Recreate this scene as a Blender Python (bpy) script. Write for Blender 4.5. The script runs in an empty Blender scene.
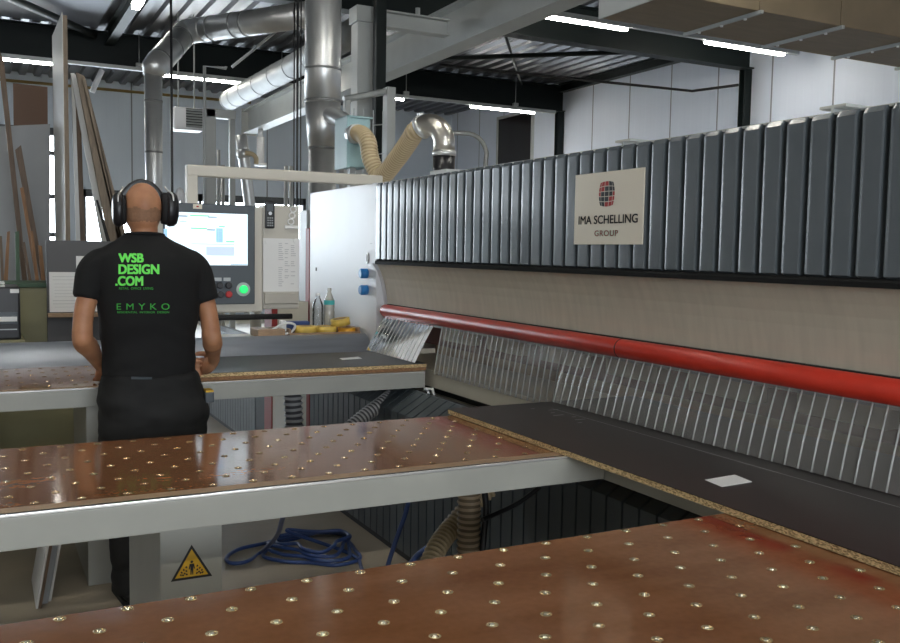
import bpy, bmesh, math, random
from mathutils import Vector, Matrix, noise
from mathutils.bvhtree import BVHTree
random.seed(7)
SC = bpy.context.scene
COL = SC.collection
V = Vector

# ------------------------------------------------------------------ camera
HC = 1.55
FPX = 911.117
AX = V((0.888, 0.019, -0.459)); AY = V((-0.459, 0.074, -0.885))
def _basis():
    c = (450.0, 321.5)
    d1 = V((-22 - c[0], -(245 - c[1]), -FPX)).normalized()
    d2 = V((2215 - c[0], -(283 - c[1]), -FPX)).normalized()
    x = (d2 - d1 * d1.dot(d2)).normalized()
    z = x.cross(d1)
    return Matrix((x, d1, z))
ROT = _basis()
CAM = V((0, 0, HC))
def ray(px, py):
    return ROT @ V((px - 450.0, -(py - 321.5), -FPX))
def atY(px, py, y):
    d = ray(px, py); return CAM + d * (y / d.y)
def atZ(px, py, z):
    d = ray(px, py); return CAM + d * ((z - HC) / d.z)
def atX(px, py, x):
    d = ray(px, py); return CAM + d * (x / d.x)

cam = bpy.data.cameras.new('camera')
cam.sensor_width = 36.0
cam.lens = FPX / 900.0 * 36.0
cam.clip_start = 0.05
cam.clip_end = 200
camo = bpy.data.objects.new('camera', cam)
COL.objects.link(camo)
camo.matrix_world = Matrix.Translation(CAM) @ ROT.to_4x4()
SC.camera = camo

# --------------------------------------------------------------- materials
def _nt(name):
    m = bpy.data.materials.new(name); m.use_nodes = True
    nt = m.node_tree
    return m, nt, nt.nodes['Principled BSDF']
def mat(name, col, rough=0.5, metal=0.0, var=0.0, vscale=4.0, bump=0.0, bscale=40.0, coat=0.0, stretch=None, rvar=0.0, spec=None):
    m, nt, p = _nt(name)
    p.inputs['Base Color'].default_value = (*col, 1)
    p.inputs['Roughness'].default_value = rough
    p.inputs['Metallic'].default_value = metal
    p.inputs['Coat Weight'].default_value = coat
    p.inputs['Coat Roughness'].default_value = 0.08
    if spec is not None: p.inputs['Specular IOR Level'].default_value = spec
    tc = nt.nodes.new('ShaderNodeTexCoord')
    src = tc.outputs['Object']
    if stretch:
        mp = nt.nodes.new('ShaderNodeMapping'); mp.inputs['Scale'].default_value = stretch
        nt.links.new(src, mp.inputs['Vector']); src = mp.outputs['Vector']
    if var or rvar:
        n = nt.nodes.new('ShaderNodeTexNoise'); n.inputs['Scale'].default_value = vscale
        n.inputs['Detail'].default_value = 5
        nt.links.new(src, n.inputs['Vector'])
        if var:
            r = nt.nodes.new('ShaderNodeValToRGB')
            r.color_ramp.elements[0].position = 0.3; r.color_ramp.elements[1].position = 0.7
            r.color_ramp.elements[0].color = (*[max(0, c * (1 - var)) for c in col], 1)
            r.color_ramp.elements[1].color = (*[min(1, c * (1 + var)) for c in col], 1)
            nt.links.new(n.outputs['Fac'], r.inputs['Fac'])
            nt.links.new(r.outputs['Color'], p.inputs['Base Color'])
        if rvar:
            mr = nt.nodes.new('ShaderNodeMapRange')
            mr.inputs['To Min'].default_value = max(0.02, rough - rvar); mr.inputs['To Max'].default_value = rough + rvar
            nt.links.new(n.outputs['Fac'], mr.inputs['Value'])
            nt.links.new(mr.outputs['Result'], p.inputs['Roughness'])
    if bump:
        n2 = nt.nodes.new('ShaderNodeTexNoise'); n2.inputs['Scale'].default_value = bscale
        n2.inputs['Detail'].default_value = 4
        nt.links.new(src, n2.inputs['Vector'])
        b = nt.nodes.new('ShaderNodeBump'); b.inputs['Strength'].default_value = bump
        b.inputs['Distance'].default_value = 0.01
        nt.links.new(n2.outputs['Fac'], b.inputs['Height'])
        nt.links.new(b.outputs['Normal'], p.inputs['Normal'])
    return m
def emit(name, col, s):
    m, nt, p = _nt(name)
    p.inputs['Base Color'].default_value = (*col, 1)
    p.inputs['Emission Color'].default_value = (*col, 1)
    p.inputs['Emission Strength'].default_value = s
    return m
def clear(name, tint, opac, rough=0.05, gloss=1.0, diff=(0.8, 0.8, 0.78), dfac=0.05):
    """clear plastic: mostly see-through, fresnel gloss, a little haze"""
    m = bpy.data.materials.new(name); m.use_nodes = True
    nt = m.node_tree; nt.nodes.clear()
    out = nt.nodes.new('ShaderNodeOutputMaterial')
    tr = nt.nodes.new('ShaderNodeBsdfTransparent'); tr.inputs['Color'].default_value = (*tint, 1)
    gl = nt.nodes.new('ShaderNodeBsdfGlossy'); gl.inputs['Roughness'].default_value = rough
    gl.inputs['Color'].default_value = (gloss, gloss, gloss, 1)
    df = nt.nodes.new('ShaderNodeBsdfDiffuse'); df.inputs['Color'].default_value = (*diff, 1)
    lw = nt.nodes.new('ShaderNodeFresnel'); lw.inputs['IOR'].default_value = 1.5
    m1 = nt.nodes.new('ShaderNodeMixShader'); m1.inputs['Fac'].default_value = dfac
    m2 = nt.nodes.new('ShaderNodeMixShader')
    nt.links.new(tr.outputs[0], m1.inputs[1]); nt.links.new(df.outputs[0], m1.inputs[2])
    nt.links.new(lw.outputs[0], m2.inputs['Fac'])
    nt.links.new(m1.outputs[0], m2.inputs[1]); nt.links.new(gl.outputs[0], m2.inputs[2])
    nt.links.new(m2.outputs[0], out.inputs['Surface'])
    return m

def mat_chip(name, c1, c2):
    m, nt, p = _nt(name)
    tc = nt.nodes.new('ShaderNodeTexCoord')
    vo = nt.nodes.new('ShaderNodeTexVoronoi'); vo.inputs['Scale'].default_value = 260
    mp = nt.nodes.new('ShaderNodeMapping'); mp.inputs['Scale'].default_value = (0.6, 0.6, 1.4)
    n = nt.nodes.new('ShaderNodeTexNoise'); n.inputs['Scale'].default_value = 210; n.inputs['Detail'].default_value = 6
    nt.links.new(tc.outputs['Object'], mp.inputs['Vector'])
    nt.links.new(mp.outputs[0], vo.inputs['Vector']); nt.links.new(mp.outputs[0], n.inputs['Vector'])
    mx = nt.nodes.new('ShaderNodeMix'); mx.data_type = 'FLOAT'; mx.inputs[0].default_value = 0.55
    sp = nt.nodes.new('ShaderNodeSeparateColor')
    nt.links.new(vo.outputs['Color'], sp.inputs[0])
    nt.links.new(sp.outputs[0], mx.inputs[2]); nt.links.new(n.outputs['Fac'], mx.inputs[3])
    r = nt.nodes.new('ShaderNodeValToRGB')
    r.color_ramp.elements[0].position = 0.25; r.color_ramp.elements[1].position = 0.62
    r.color_ramp.elements[0].color = (*c1, 1); r.color_ramp.elements[1].color = (*c2, 1)
    nt.links.new(mx.outputs[0], r.inputs['Fac']); nt.links.new(r.outputs['Color'], p.inputs['Base Color'])
    p.inputs['Roughness'].default_value = 0.8
    return m

def mat_wall(name, col, pitch, axis, depth=0.35, seam=None):
    """profiled sheet wall: fine vertical ribs as bump, thin dark seams between the sheets"""
    m, nt, p = _nt(name)
    tc = nt.nodes.new('ShaderNodeTexCoord'); sx = nt.nodes.new('ShaderNodeSeparateXYZ')
    nt.links.new(tc.outputs['Object'], sx.inputs[0])
    a = sx.outputs[axis]
    def mth(op, i0, v=None, i1=None):
        k = nt.nodes.new('ShaderNodeMath'); k.operation = op
        nt.links.new(i0, k.inputs[0])
        if v is not None: k.inputs[1].default_value = v
        if i1 is not None: nt.links.new(i1, k.inputs[1])
        return k.outputs[0]
    s = mth('MULTIPLY', a, 2 * math.pi / pitch); s = mth('SINE', s)
    s = mth('MULTIPLY', s, 3.0); cl = nt.nodes.new('ShaderNodeClamp')
    cl.inputs['Min'].default_value = -1; nt.links.new(s, cl.inputs['Value'])
    b = nt.nodes.new('ShaderNodeBump'); b.inputs['Strength'].default_value = depth; b.inputs['Distance'].default_value = 0.02
    nt.links.new(cl.outputs[0], b.inputs['Height']); nt.links.new(b.outputs[0], p.inputs['Normal'])
    base = col
    if seam:
        q = mth('MULTIPLY', a, 1.0 / seam); q = mth('FRACT', q); q = mth('LESS_THAN', q, 0.03 / seam)
        mx = nt.nodes.new('ShaderNodeMix'); mx.data_type = 'RGBA'
        mx.inputs[6].default_value = (*col, 1); mx.inputs[7].default_value = (*[c * 0.35 for c in col], 1)
        nt.links.new(q, mx.inputs[0]); nt.links.new(mx.outputs[2], p.inputs['Base Color'])
    else:
        p.inputs['Base Color'].default_value = (*col, 1)
    p.inputs['Roughness'].default_value = 0.45
    return m

def mat_top(name):
    """brown phenolic air-table top: glossy, scuffed, worn reddish patches by the right end"""
    m, nt, p = _nt(name)
    tc = nt.nodes.new('ShaderNodeTexCoord')
    n = nt.nodes.new('ShaderNodeTexNoise'); n.inputs['Scale'].default_value = 3.2; n.inputs['Detail'].default_value = 6
    mp = nt.nodes.new('ShaderNodeMapping'); mp.inputs['Scale'].default_value = (0.7, 2.0, 1)
    nt.links.new(tc.outputs['Object'], mp.inputs[0]); nt.links.new(mp.outputs[0], n.inputs['Vector'])
    r = nt.nodes.new('ShaderNodeValToRGB')
    r.color_ramp.elements[0].position = 0.3; r.color_ramp.elements[1].position = 0.72
    r.color_ramp.elements[0].color = (0.175, 0.070, 0.028, 1); r.color_ramp.elements[1].color = (0.27, 0.122, 0.056, 1)
    nt.links.new(n.outputs['Fac'], r.inputs['Fac'])
    n3 = nt.nodes.new('ShaderNodeTexNoise'); n3.inputs['Scale'].default_value = 60; n3.inputs['Detail'].default_value = 2
    nt.links.new(tc.outputs['Object'], n3.inputs['Vector'])
    mr = nt.nodes.new('ShaderNodeMapRange'); mr.inputs['To Min'].default_value = 0.85; mr.inputs['To Max'].default_value = 1.15
    nt.links.new(n3.outputs['Fac'], mr.inputs['Value'])
    mx = nt.nodes.new('ShaderNodeMix'); mx.data_type = 'RGBA'; mx.blend_type = 'MULTIPLY'; mx.inputs[0].default_value = 1
    nt.links.new(r.outputs['Color'], mx.inputs[6]); nt.links.new(mr.outputs[0], mx.inputs[7])
    # red wear marks where panels are pushed over the table (a soft band along x = 1.56 .. 1.64)
    sx = nt.nodes.new('ShaderNodeSeparateXYZ'); nt.links.new(tc.outputs['Object'], sx.inputs[0])
    d = nt.nodes.new('ShaderNodeMath'); d.operation = 'SUBTRACT'; nt.links.new(sx.outputs[0], d.inputs[0]); d.inputs[1].default_value = 1.105     # table objects start at x = 0.5
    ab = nt.nodes.new('ShaderNodeMath'); ab.operation = 'ABSOLUTE'; nt.links.new(d.outputs[0], ab.inputs[0])
    m3 = nt.nodes.new('ShaderNodeMapRange'); m3.inputs['From Min'].default_value = 0.0; m3.inputs['From Max'].default_value = 0.07
    m3.inputs['To Min'].default_value = 1; m3.inputs['To Max'].default_value = 0
    nt.links.new(ab.outputs[0], m3.inputs['Value'])
    n4 = nt.nodes.new('ShaderNodeTexNoise'); n4.inputs['Scale'].default_value = 4.5; nt.links.new(tc.outputs['Object'], n4.inputs['Vector'])
    m4 = nt.nodes.new('ShaderNodeMapRange'); m4.inputs['From Min'].default_value = 0.42; m4.inputs['From Max'].default_value = 0.56
    nt.links.new(n4.outputs['Fac'], m4.inputs['Value'])
    mu = nt.nodes.new('ShaderNodeMath'); mu.operation = 'MULTIPLY'; nt.links.new(m3.outputs[0], mu.inputs[0]); nt.links.new(m4.outputs[0], mu.inputs[1])
    mx2 = nt.nodes.new('ShaderNodeMix'); mx2.data_type = 'RGBA'; mx2.inputs[7].default_value = (0.22, 0.028, 0.014, 1)
    nt.links.new(mu.outputs[0], mx2.inputs[0]); nt.links.new(mx.outputs[2], mx2.inputs[6])
    nt.links.new(mx2.outputs[2], p.inputs['Base Color'])
    rr = nt.nodes.new('ShaderNodeMapRange'); rr.inputs['To Min'].default_value = 0.06; rr.inputs['To Max'].default_value = 0.15
    nt.links.new(n.outputs['Fac'], rr.inputs['Value']); nt.links.new(rr.outputs[0], p.inputs['Roughness'])
    return m

def mat_skin(name):
    m, nt, p = _nt(name)
    tc = nt.nodes.new('ShaderNodeTexCoord')
    n = nt.nodes.new('ShaderNodeTexNoise'); n.inputs['Scale'].default_value = 14; n.inputs['Detail'].default_value = 5
    nt.links.new(tc.outputs['Object'], n.inputs['Vector'])
    r = nt.nodes.new('ShaderNodeValToRGB')
    r.color_ramp.elements[0].position = 0.3; r.color_ramp.elements[1].position = 0.7
    r.color_ramp.elements[0].color = (0.42, 0.185, 0.095, 1); r.color_ramp.elements[1].color = (0.56, 0.275, 0.145, 1)
    nt.links.new(n.outputs['Fac'], r.inputs['Fac']); nt.links.new(r.outputs[0], p.inputs['Base Color'])
    p.inputs['Roughness'].default_value = 0.5
    p.inputs['Subsurface Weight'].default_value = 0.08
    p.inputs['Subsurface Radius'].default_value = (0.02, 0.008, 0.004)
    return m

MT = {}
MT['frame'] = mat('frame_paint', (0.375, 0.375, 0.338), 0.42, var=0.05, vscale=6)
MT['rim'] = mat('bright_rail_lip', (0.92, 0.92, 0.90), 0.22, 0.7)
MT['top'] = mat_top('phenolic_top')
MT['bandw'] = mat('worn_wood_edge', (0.36, 0.235, 0.14), 0.5, var=0.2, vscale=30, stretch=(1, 8, 8))
MT['slot'] = mat('black_rubber', (0.012, 0.011, 0.011), 0.7)
MT['brass'] = mat('brass', (0.62, 0.47, 0.24), 0.25, 0.75)
MT['hole'] = mat('steel_ball', (0.9, 0.86, 0.72), 0.15, 0.9)
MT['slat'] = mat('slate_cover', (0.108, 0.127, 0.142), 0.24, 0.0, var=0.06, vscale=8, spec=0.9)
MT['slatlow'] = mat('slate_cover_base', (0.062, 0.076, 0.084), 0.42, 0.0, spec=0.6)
MT['dark'] = mat('dark_backing', (0.008, 0.008, 0.009), 0.6)
MT['strip'] = mat('dark_strip', (0.008, 0.008, 0.008), 0.7, spec=0.2)
MT['cream'] = mat('cream_paint', (0.56, 0.525, 0.43), 0.42, var=0.04, vscale=3)
MT['recess'] = mat('cream_recess', (0.62, 0.57, 0.465), 0.38, var=0.06, vscale=5, stretch=(1, 6, 1))
MT['white'] = mat('white_paint', (0.72, 0.73, 0.75), 0.35, var=0.03, vscale=2)
MT['ltgrey'] = mat('light_grey_paint', (0.45, 0.47, 0.47), 0.4)
MT['red'] = mat('red_tube', (0.56, 0.036, 0.018), 0.34, var=0.1, vscale=9)
MT['redp'] = mat('red_paint', (0.30, 0.025, 0.02), 0.5)
MT['panel'] = mat('anthracite_laminate', (0.020, 0.017, 0.017), 0.36, var=0.15, vscale=7)
MT['board'] = mat('grey_laminate', (0.045, 0.045, 0.048), 0.4, var=0.1, vscale=9)
MT['chip'] = mat_chip('chipboard', (0.24, 0.145, 0.06), (0.78, 0.58, 0.30))
MT['chipb'] = mat_chip('chipboard_raw', (0.17, 0.08, 0.04), (0.36, 0.19, 0.09))
MT['paper'] = mat('paper', (0.86, 0.86, 0.85), 0.7)
MT['papergrey'] = mat('paper_print', (0.58, 0.58, 0.59), 0.8)
MT['floor'] = mat('concrete', (0.36, 0.31, 0.235), 0.45, var=0.28, vscale=1.3, bump=0.08, bscale=30, rvar=0.12)
MT['deck'] = mat('roof_deck', (0.105, 0.11, 0.125), 0.38, 0.3)
MT['green'] = mat('dark_green_steel', (0.006, 0.011, 0.011), 0.5, spec=0.3)
MT['galv'] = mat('galvanised', (0.70, 0.71, 0.71), 0.36, 0.75, var=0.08, vscale=5, rvar=0.06)
MT['galvb'] = mat('galvanised_bracket', (0.42, 0.44, 0.44), 0.45, 0.5)
MT['seam'] = mat('duct_seam', (0.30, 0.31, 0.31), 0.5, 0.5)
MT['chrome'] = mat('polished_steel', (0.74, 0.71, 0.65), 0.3, 1.0)
MT['crane'] = mat('crane_grey', (0.47, 0.49, 0.48), 0.38, var=0.05, vscale=4)
MT['brownduct'] = mat('brown_duct', (0.19, 0.145, 0.092), 0.55, var=0.12, vscale=3, stretch=(1, 5, 1))
MT['teal'] = mat('pale_teal_paint', (0.33, 0.50, 0.53), 0.45)
MT['hosebeige'] = mat('beige_hose', (0.60, 0.485, 0.31), 0.4)
MT['hosegrey'] = mat('grey_hose', (0.40, 0.40, 0.40), 0.4)
MT['hosedk'] = mat('brown_hose', (0.36, 0.275, 0.18), 0.45)
MT['blackpl'] = mat('black_plastic', (0.013, 0.013, 0.015), 0.35)
MT['blackmat'] = mat('black_matt', (0.010, 0.010, 0.011), 0.75)
MT['bluehose'] = mat('blue_hose', (0.035, 0.07, 0.21), 0.35)
MT['blueconn'] = mat('blue_connector', (0.015, 0.17, 0.46), 0.3)
MT['olive'] = mat('olive_paint', (0.27, 0.25, 0.135), 0.5, var=0.1, vscale=3)
MT['greenp'] = mat('green_paint', (0.035, 0.085, 0.04), 0.5)
MT['bezel'] = mat('bezel_grey', (0.075, 0.09, 0.105), 0.4)
MT['termcream'] = mat('terminal_cream', (0.60, 0.57, 0.50), 0.4)
MT['yellow'] = mat('yellow_tape', (0.72, 0.50, 0.10), 0.5, var=0.1, vscale=30)
MT['orange'] = mat('orange_tape', (0.78, 0.38, 0.03), 0.5)
MT['signy'] = mat('warning_yellow', (0.72, 0.42, 0.02), 0.4)
MT['ink'] = mat('black_ink', (0.010, 0.009, 0.009), 0.5)
MT['inkred'] = mat('red_ink', (0.42, 0.028, 0.02), 0.5)
MT['signw'] = mat('sign_cream', (0.78, 0.72, 0.59), 0.35)
MT['wood'] = mat('pine_strip', (0.24, 0.12, 0.05), 0.6, var=0.25, vscale=20, stretch=(4, 4, 0.5))
MT['wooddk'] = mat('walnut_board', (0.12, 0.075, 0.045), 0.55, var=0.3, vscale=14, stretch=(5, 5, 0.5))
MT['woodgr'] = mat('weathered_board', (0.17, 0.13, 0.09), 0.6, var=0.25, vscale=16, stretch=(4, 4, 0.5))
MT['brownsheet'] = mat('brown_sheet', (0.12, 0.062, 0.035), 0.6)
MT['greysheet'] = mat('grey_sheet', (0.27, 0.28, 0.29), 0.45, var=0.05, vscale=3)
MT['whitesheet'] = mat('white_sheet', (0.62, 0.62, 0.60), 0.4)
MT['doc'] = mat('doc_board_grey', (0.10, 0.10, 0.105), 0.55)
MT['tshirt'] = mat('black_cotton', (0.0052, 0.0052, 0.0056), 0.85, bump=0.12, bscale=500)
MT['pants'] = mat('black_work_trousers', (0.0065, 0.0065, 0.0065), 0.75, var=0.2, vscale=20, bump=0.2, bscale=300)
MT['tee_green'] = mat('green_print', (0.20, 1.0, 0.14), 0.6)
MT['tee_green2'] = mat('green_print_thin', (0.07, 0.60, 0.08), 0.6)
MT['skin'] = mat_skin('skin')
MT['stubble'] = mat('shaved_hair', (0.31, 0.165, 0.095), 0.7, var=0.12, vscale=90)
MT['shoe'] = mat('black_leather', (0.012, 0.012, 0.012), 0.4)
MT['sheet_metal'] = mat('brushed_sheet', (0.37, 0.40, 0.45), 0.42, 0.6, var=0.12, vscale=6, stretch=(0.4, 3, 3))
MT['wallw'] = mat_wall('white_wall_sheet', (0.74, 0.80, 0.92), 0.3, 1, 0.10, seam=1.15)
MT['wallg'] = mat_wall('grey_wall_sheet', (0.58, 0.66, 0.76), 0.25, 0, 0.10, seam=3.0)
MT['wallp'] = mat('plain_wall', (0.42, 0.42, 0.42), 0.6)
MT['winframe'] = mat('window_frame', (0.05, 0.06, 0.07), 0.4)
MT['glass'] = clear('window_glass', (0.95, 0.97, 0.98), 0, 0.02)
MT['darkglass'] = mat('dark_glass', (0.016, 0.011, 0.010), 0.12)
MT['skylight'] = mat('rooflight', (0.24, 0.28, 0.36), 0.5)
MT['curtain'] = clear('clear_strip', (0.90, 0.89, 0.87), 0, 0.08, 1.0, (0.74, 0.73, 0.70), 0.22)
MT['rib'] = clear('strip_edge', (0.80, 0.80, 0.78), 0, 0.12, 1.0, (0.88, 0.88, 0.86), 0.44)
MT['bottle'] = clear('clear_bottle', (0.93, 0.95, 0.97), 0, 0.05, 1.0, (0.8, 0.85, 0.9), 0.10)
MT['bottlemilk'] = clear('cloudy_bottle', (0.90, 0.90, 0.86), 0, 0.1, 1.0, (0.75, 0.73, 0.66), 0.40)
MT['teallabel'] = mat('teal_label', (0.05, 0.42, 0.42), 0.5)
MT['screen'] = emit('screen_white', (0.76, 0.91, 1.0), 0.62)
MT['scrblue'] = emit('screen_blue', (0.30, 0.52, 0.80), .6)
MT['scrgrey'] = emit('screen_grey', (0.50, 0.60, 0.72), .55)
MT['scrdark'] = emit('screen_dark', (0.30, 0.36, 0.42), .45)
MT['scrgreen'] = emit('screen_green', (0.20, 0.72, 0.35), .55)
MT['greenlit'] = emit('lit_green_button', (0.02, 0.62, 0.14), 0.8)
MT['redbut'] = mat('red_button', (0.5, 0.02, 0.02), 0.35)
MT['tube'] = emit('lamp_tube', (1.0, 0.97, 0.88), 42.0)

MT['galvdull'] = mat('dull_galvanised', (0.30, 0.31, 0.31), 0.5, 0.5, var=0.08, vscale=5)
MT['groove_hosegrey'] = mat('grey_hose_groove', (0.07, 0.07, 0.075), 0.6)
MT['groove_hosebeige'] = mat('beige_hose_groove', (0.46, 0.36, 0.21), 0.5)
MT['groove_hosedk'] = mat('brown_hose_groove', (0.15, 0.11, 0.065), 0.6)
MT['pipeyellow'] = mat('gas_pipe_yellow', (0.20, 0.135, 0.035), 0.5)
MT['innerred'] = mat('inner_beam_brown_red', (0.16, 0.05, 0.04), 0.5)  # dark brown-red tone of the beam inside the cutting zone

# ------------------------------------------------------------ mesh builder
class MB:
    def __init__(self):
        self.v = []; self.f = []; self.fm = []; self.sm = []
    def add(self, vs, fs, mi=0, smooth=False):
        o = len(self.v)
        self.v += [V(p) for p in vs]
        for f in fs:
            self.f.append([i + o for i in f]); self.fm.append(mi); self.sm.append(smooth)
        return self
    def box(self, a, b, mi=0, M=None):
        x0, y0, z0 = a; x1, y1, z1 = b
        vs = [V(p) for p in ((x0,y0,z0),(x1,y0,z0),(x1,y1,z0),(x0,y1,z0),(x0,y0,z1),(x1,y0,z1),(x1,y1,z1),(x0,y1,z1))]
        if M is not None: vs = [M @ p for p in vs]
        return self.add(vs, [(0,3,2,1),(4,5,6,7),(0,1,5,4),(1,2,6,5),(2,3,7,6),(3,0,4,7)], mi)
    def bbox(self, a, b, r=0.004, mi=0, M=None):
        """box with chamfered edges"""
        bm = bmesh.new()
        bmesh.ops.create_cube(bm, size=1)
        c = (V(a) + V(b)) / 2; s = V(b) - V(a)
        for vv in bm.verts: vv.co = V((vv.co.x * s.x, vv.co.y * s.y, vv.co.z * s.z)) + c
        bmesh.ops.bevel(bm, geom=bm.edges[:], offset=min(r, min(abs(s.x), abs(s.y), abs(s.z)) * 0.45), segments=2, affect='EDGES', profile=0.6)
        bmesh.ops.recalc_face_normals(bm, faces=bm.faces)
        bm.verts.ensure_lookup_table(); bm.verts.index_update()
        vs = [vv.co.copy() for vv in bm.verts]
        if M is not None: vs = [M @ p for p in vs]
        self.add(vs, [[q.index for q in f.verts] for f in bm.faces], mi)
        bm.free(); return self
    def prism(self, prof, axis, a, b, mi=0, smooth=False):
        """extrude a closed 2D outline along axis ('x','y','z')"""
        n = len(prof)
        def P(p, t):
            return {'x': (t, p[0], p[1]), 'y': (p[0], t, p[1]), 'z': (p[0], p[1], t)}[axis]
        vs = [P(p, a) for p in prof] + [P(p, b) for p in prof]
        self.add(vs, [(i, (i + 1) % n, n + (i + 1) % n, n + i) for i in range(n)], mi, smooth)
        self.add(vs, [list(range(n))[::-1], list(range(n, 2 * n))], mi)
        return self
    def tube(self, pts, r, seg=12, mi=0, caps=True, smooth=True, closed=False):
        pts = [V(p) for p in pts]; n = len(pts)
        rr = r if isinstance(r, list) else [r] * n
        rings = []; up = None
        for i in range(n):
            if closed: t = pts[(i + 1) % n] - pts[i - 1]
            else: t = pts[min(i + 1, n - 1)] - pts[max(i - 1, 0)]
            if t.length < 1e-9: t = V((0, 0, 1))
            t.normalize()
            if up is None:
                up = V((0, 0, 1)) if abs(t.z) < 0.9 else V((0, 1, 0))
            u = (up - t * up.dot(t))
            if u.length < 1e-6: u = t.orthogonal()
            u.normalize(); up = u; w = t.cross(u)
            q = rr[i]; q = q if isinstance(q, (list, tuple)) else (q, q)
            rings.append([pts[i] + u * (math.cos(2 * math.pi * k / seg) * q[0]) + w * (math.sin(2 * math.pi * k / seg) * q[1]) for k in range(seg)])
        vs = [p for R_ in rings for p in R_]
        fs = []
        for i in range(n if closed else n - 1):
            j = (i + 1) % n
            for k in range(seg):
                k2 = (k + 1) % seg
                fs.append((i * seg + k, i * seg + k2, j * seg + k2, j * seg + k))
        self.add(vs, fs, mi, smooth)
        if caps and not closed:
            self.add(rings[0], [list(range(seg))[::-1]], mi); self.add(rings[-1], [list(range(seg))], mi)
        return self
    def lathe(self, prof, c, seg=24, mi=0, M=None):
        """prof: (radius, height) list, spun round z through c"""
        vs = []; n = len(prof)
        for r, h in prof:
            for k in range(seg):
                a = 2 * math.pi * k / seg
                vs.append(V((c[0] + r * math.cos(a), c[1] + r * math.sin(a), c[2] + h)))
        if M is not None: vs = [M @ (p - V(c)) + V(c) for p in vs]
        fs = [(i * seg + k, i * seg + (k + 1) % seg, (i + 1) * seg + (k + 1) % seg, (i + 1) * seg + k) for i in range(n - 1) for k in range(seg)]
        self.add(vs, fs, mi, True)
        return self
    def ell(self, c, r, seg=20, rings=12, mi=0, M=None):
        prof = []
        vs = [];
        for i in range(rings + 1):
            th = math.pi * i / rings
            for k in range(seg):
                a = 2 * math.pi * k / seg
                p = V((r[0] * math.sin(th) * math.cos(a), r[1] * math.sin(th) * math.sin(a), -r[2] * math.cos(th)))
                if M is not None: p = M @ p
                vs.append(p + V(c))
        fs = [(i * seg + k, i * seg + (k + 1) % seg, (i + 1) * seg + (k + 1) % seg, (i + 1) * seg + k) for i in range(rings) for k in range(seg)]
        return self.add(vs, fs, mi, True)
    def build(self, name, mats, parent=None, merge=True, recalc=True):
        me = bpy.data.meshes.new(name)
        off = V((0, 0, 0))
        if parent is not None:
            q = parent
            while q is not None:
                off = off + q.location; q = q.parent
        me.from_pydata([tuple(p - off) for p in self.v], [], self.f)
        for i, p in enumerate(me.polygons):
            p.material_index = self.fm[i]; p.use_smooth = self.sm[i]
        for m in (mats if isinstance(mats, (list, tuple)) else [mats]):
            me.materials.append(MT[m] if isinstance(m, str) else m)
        if recalc:
            bm = bmesh.new(); bm.from_mesh(me)
            if merge: bmesh.ops.remove_doubles(bm, verts=bm.verts, dist=1e-5)
            bmesh.ops.recalc_face_normals(bm, faces=bm.faces)
            bm.to_mesh(me); bm.free()
        o = bpy.data.objects.new(name, me)
        COL.objects.link(o)
        if parent is not None: o.parent = parent
        return o

def tag(o, label, cat, group=None):
    o['label'] = label; o['category'] = cat
    if group: o['group'] = group
    return o
def lab(o, label):
    o['label'] = label; return o
def thing(name, label, cat, loc=(0, 0, 0), group=None):
    o = bpy.data.objects.new(name, None); COL.objects.link(o)
    o.empty_display_size = 0.1
    o.location = loc
    return tag(o, label, cat, group)
def struct(o):
    o['kind'] = 'structure'; return o
def dup(root, loc):
    r = root.copy(); COL.objects.link(r); r.location = loc
    for ch in list(root.children):
        c = ch.copy(); COL.objects.link(c); c.parent = r
        for g in list(ch.children):
            d = g.copy(); COL.objects.link(d); d.parent = c
    return r
def smooth_path(pts, n=8):
    """Catmull-Rom through pts"""
    P = [V(p) for p in pts]; out = []
    for i in range(len(P) - 1):
        p0 = P[max(i - 1, 0)]; p1 = P[i]; p2 = P[i + 1]; p3 = P[min(i + 2, len(P) - 1)]
        for k in range(n):
            t = k / n
            out.append(0.5 * ((2 * p1) + (p2 - p0) * t + (2 * p0 - 5 * p1 + 4 * p2 - p3) * t * t + (3 * p1 - p0 - 3 * p2 + p3) * t ** 3))
    out.append(P[-1]); return out
def corrugate(q, P, R_, seg):
    """hose skin: ridges in material 0, grooves in material 1"""
    q.tube(P, R_, seg)
    for i in range(len(P) - 1):
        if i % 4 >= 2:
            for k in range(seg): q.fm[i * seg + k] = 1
    return q
def ribbed(path, r, pitch=0.012, depth=0.004):
    """points and radii of a corrugated hose along a path"""
    P = [V(p) for p in path]
    L = [0.0]
    for i in range(1, len(P)): L.append(L[-1] + (P[i] - P[i - 1]).length)
    tot = L[-1]; n = max(8, int(tot / (pitch / 4))); pts = []; rr = []
    j = 0
    for i in range(n + 1):
        s = tot * i / n
        while j < len(P) - 2 and L[j + 1] < s: j += 1
        t = (s - L[j]) / max(1e-9, L[j + 1] - L[j])
        pts.append(P[j].lerp(P[j + 1], min(1, t))); rr.append(r + depth * (0, 1, 0, -1)[i % 4])
    return pts, rr

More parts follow.
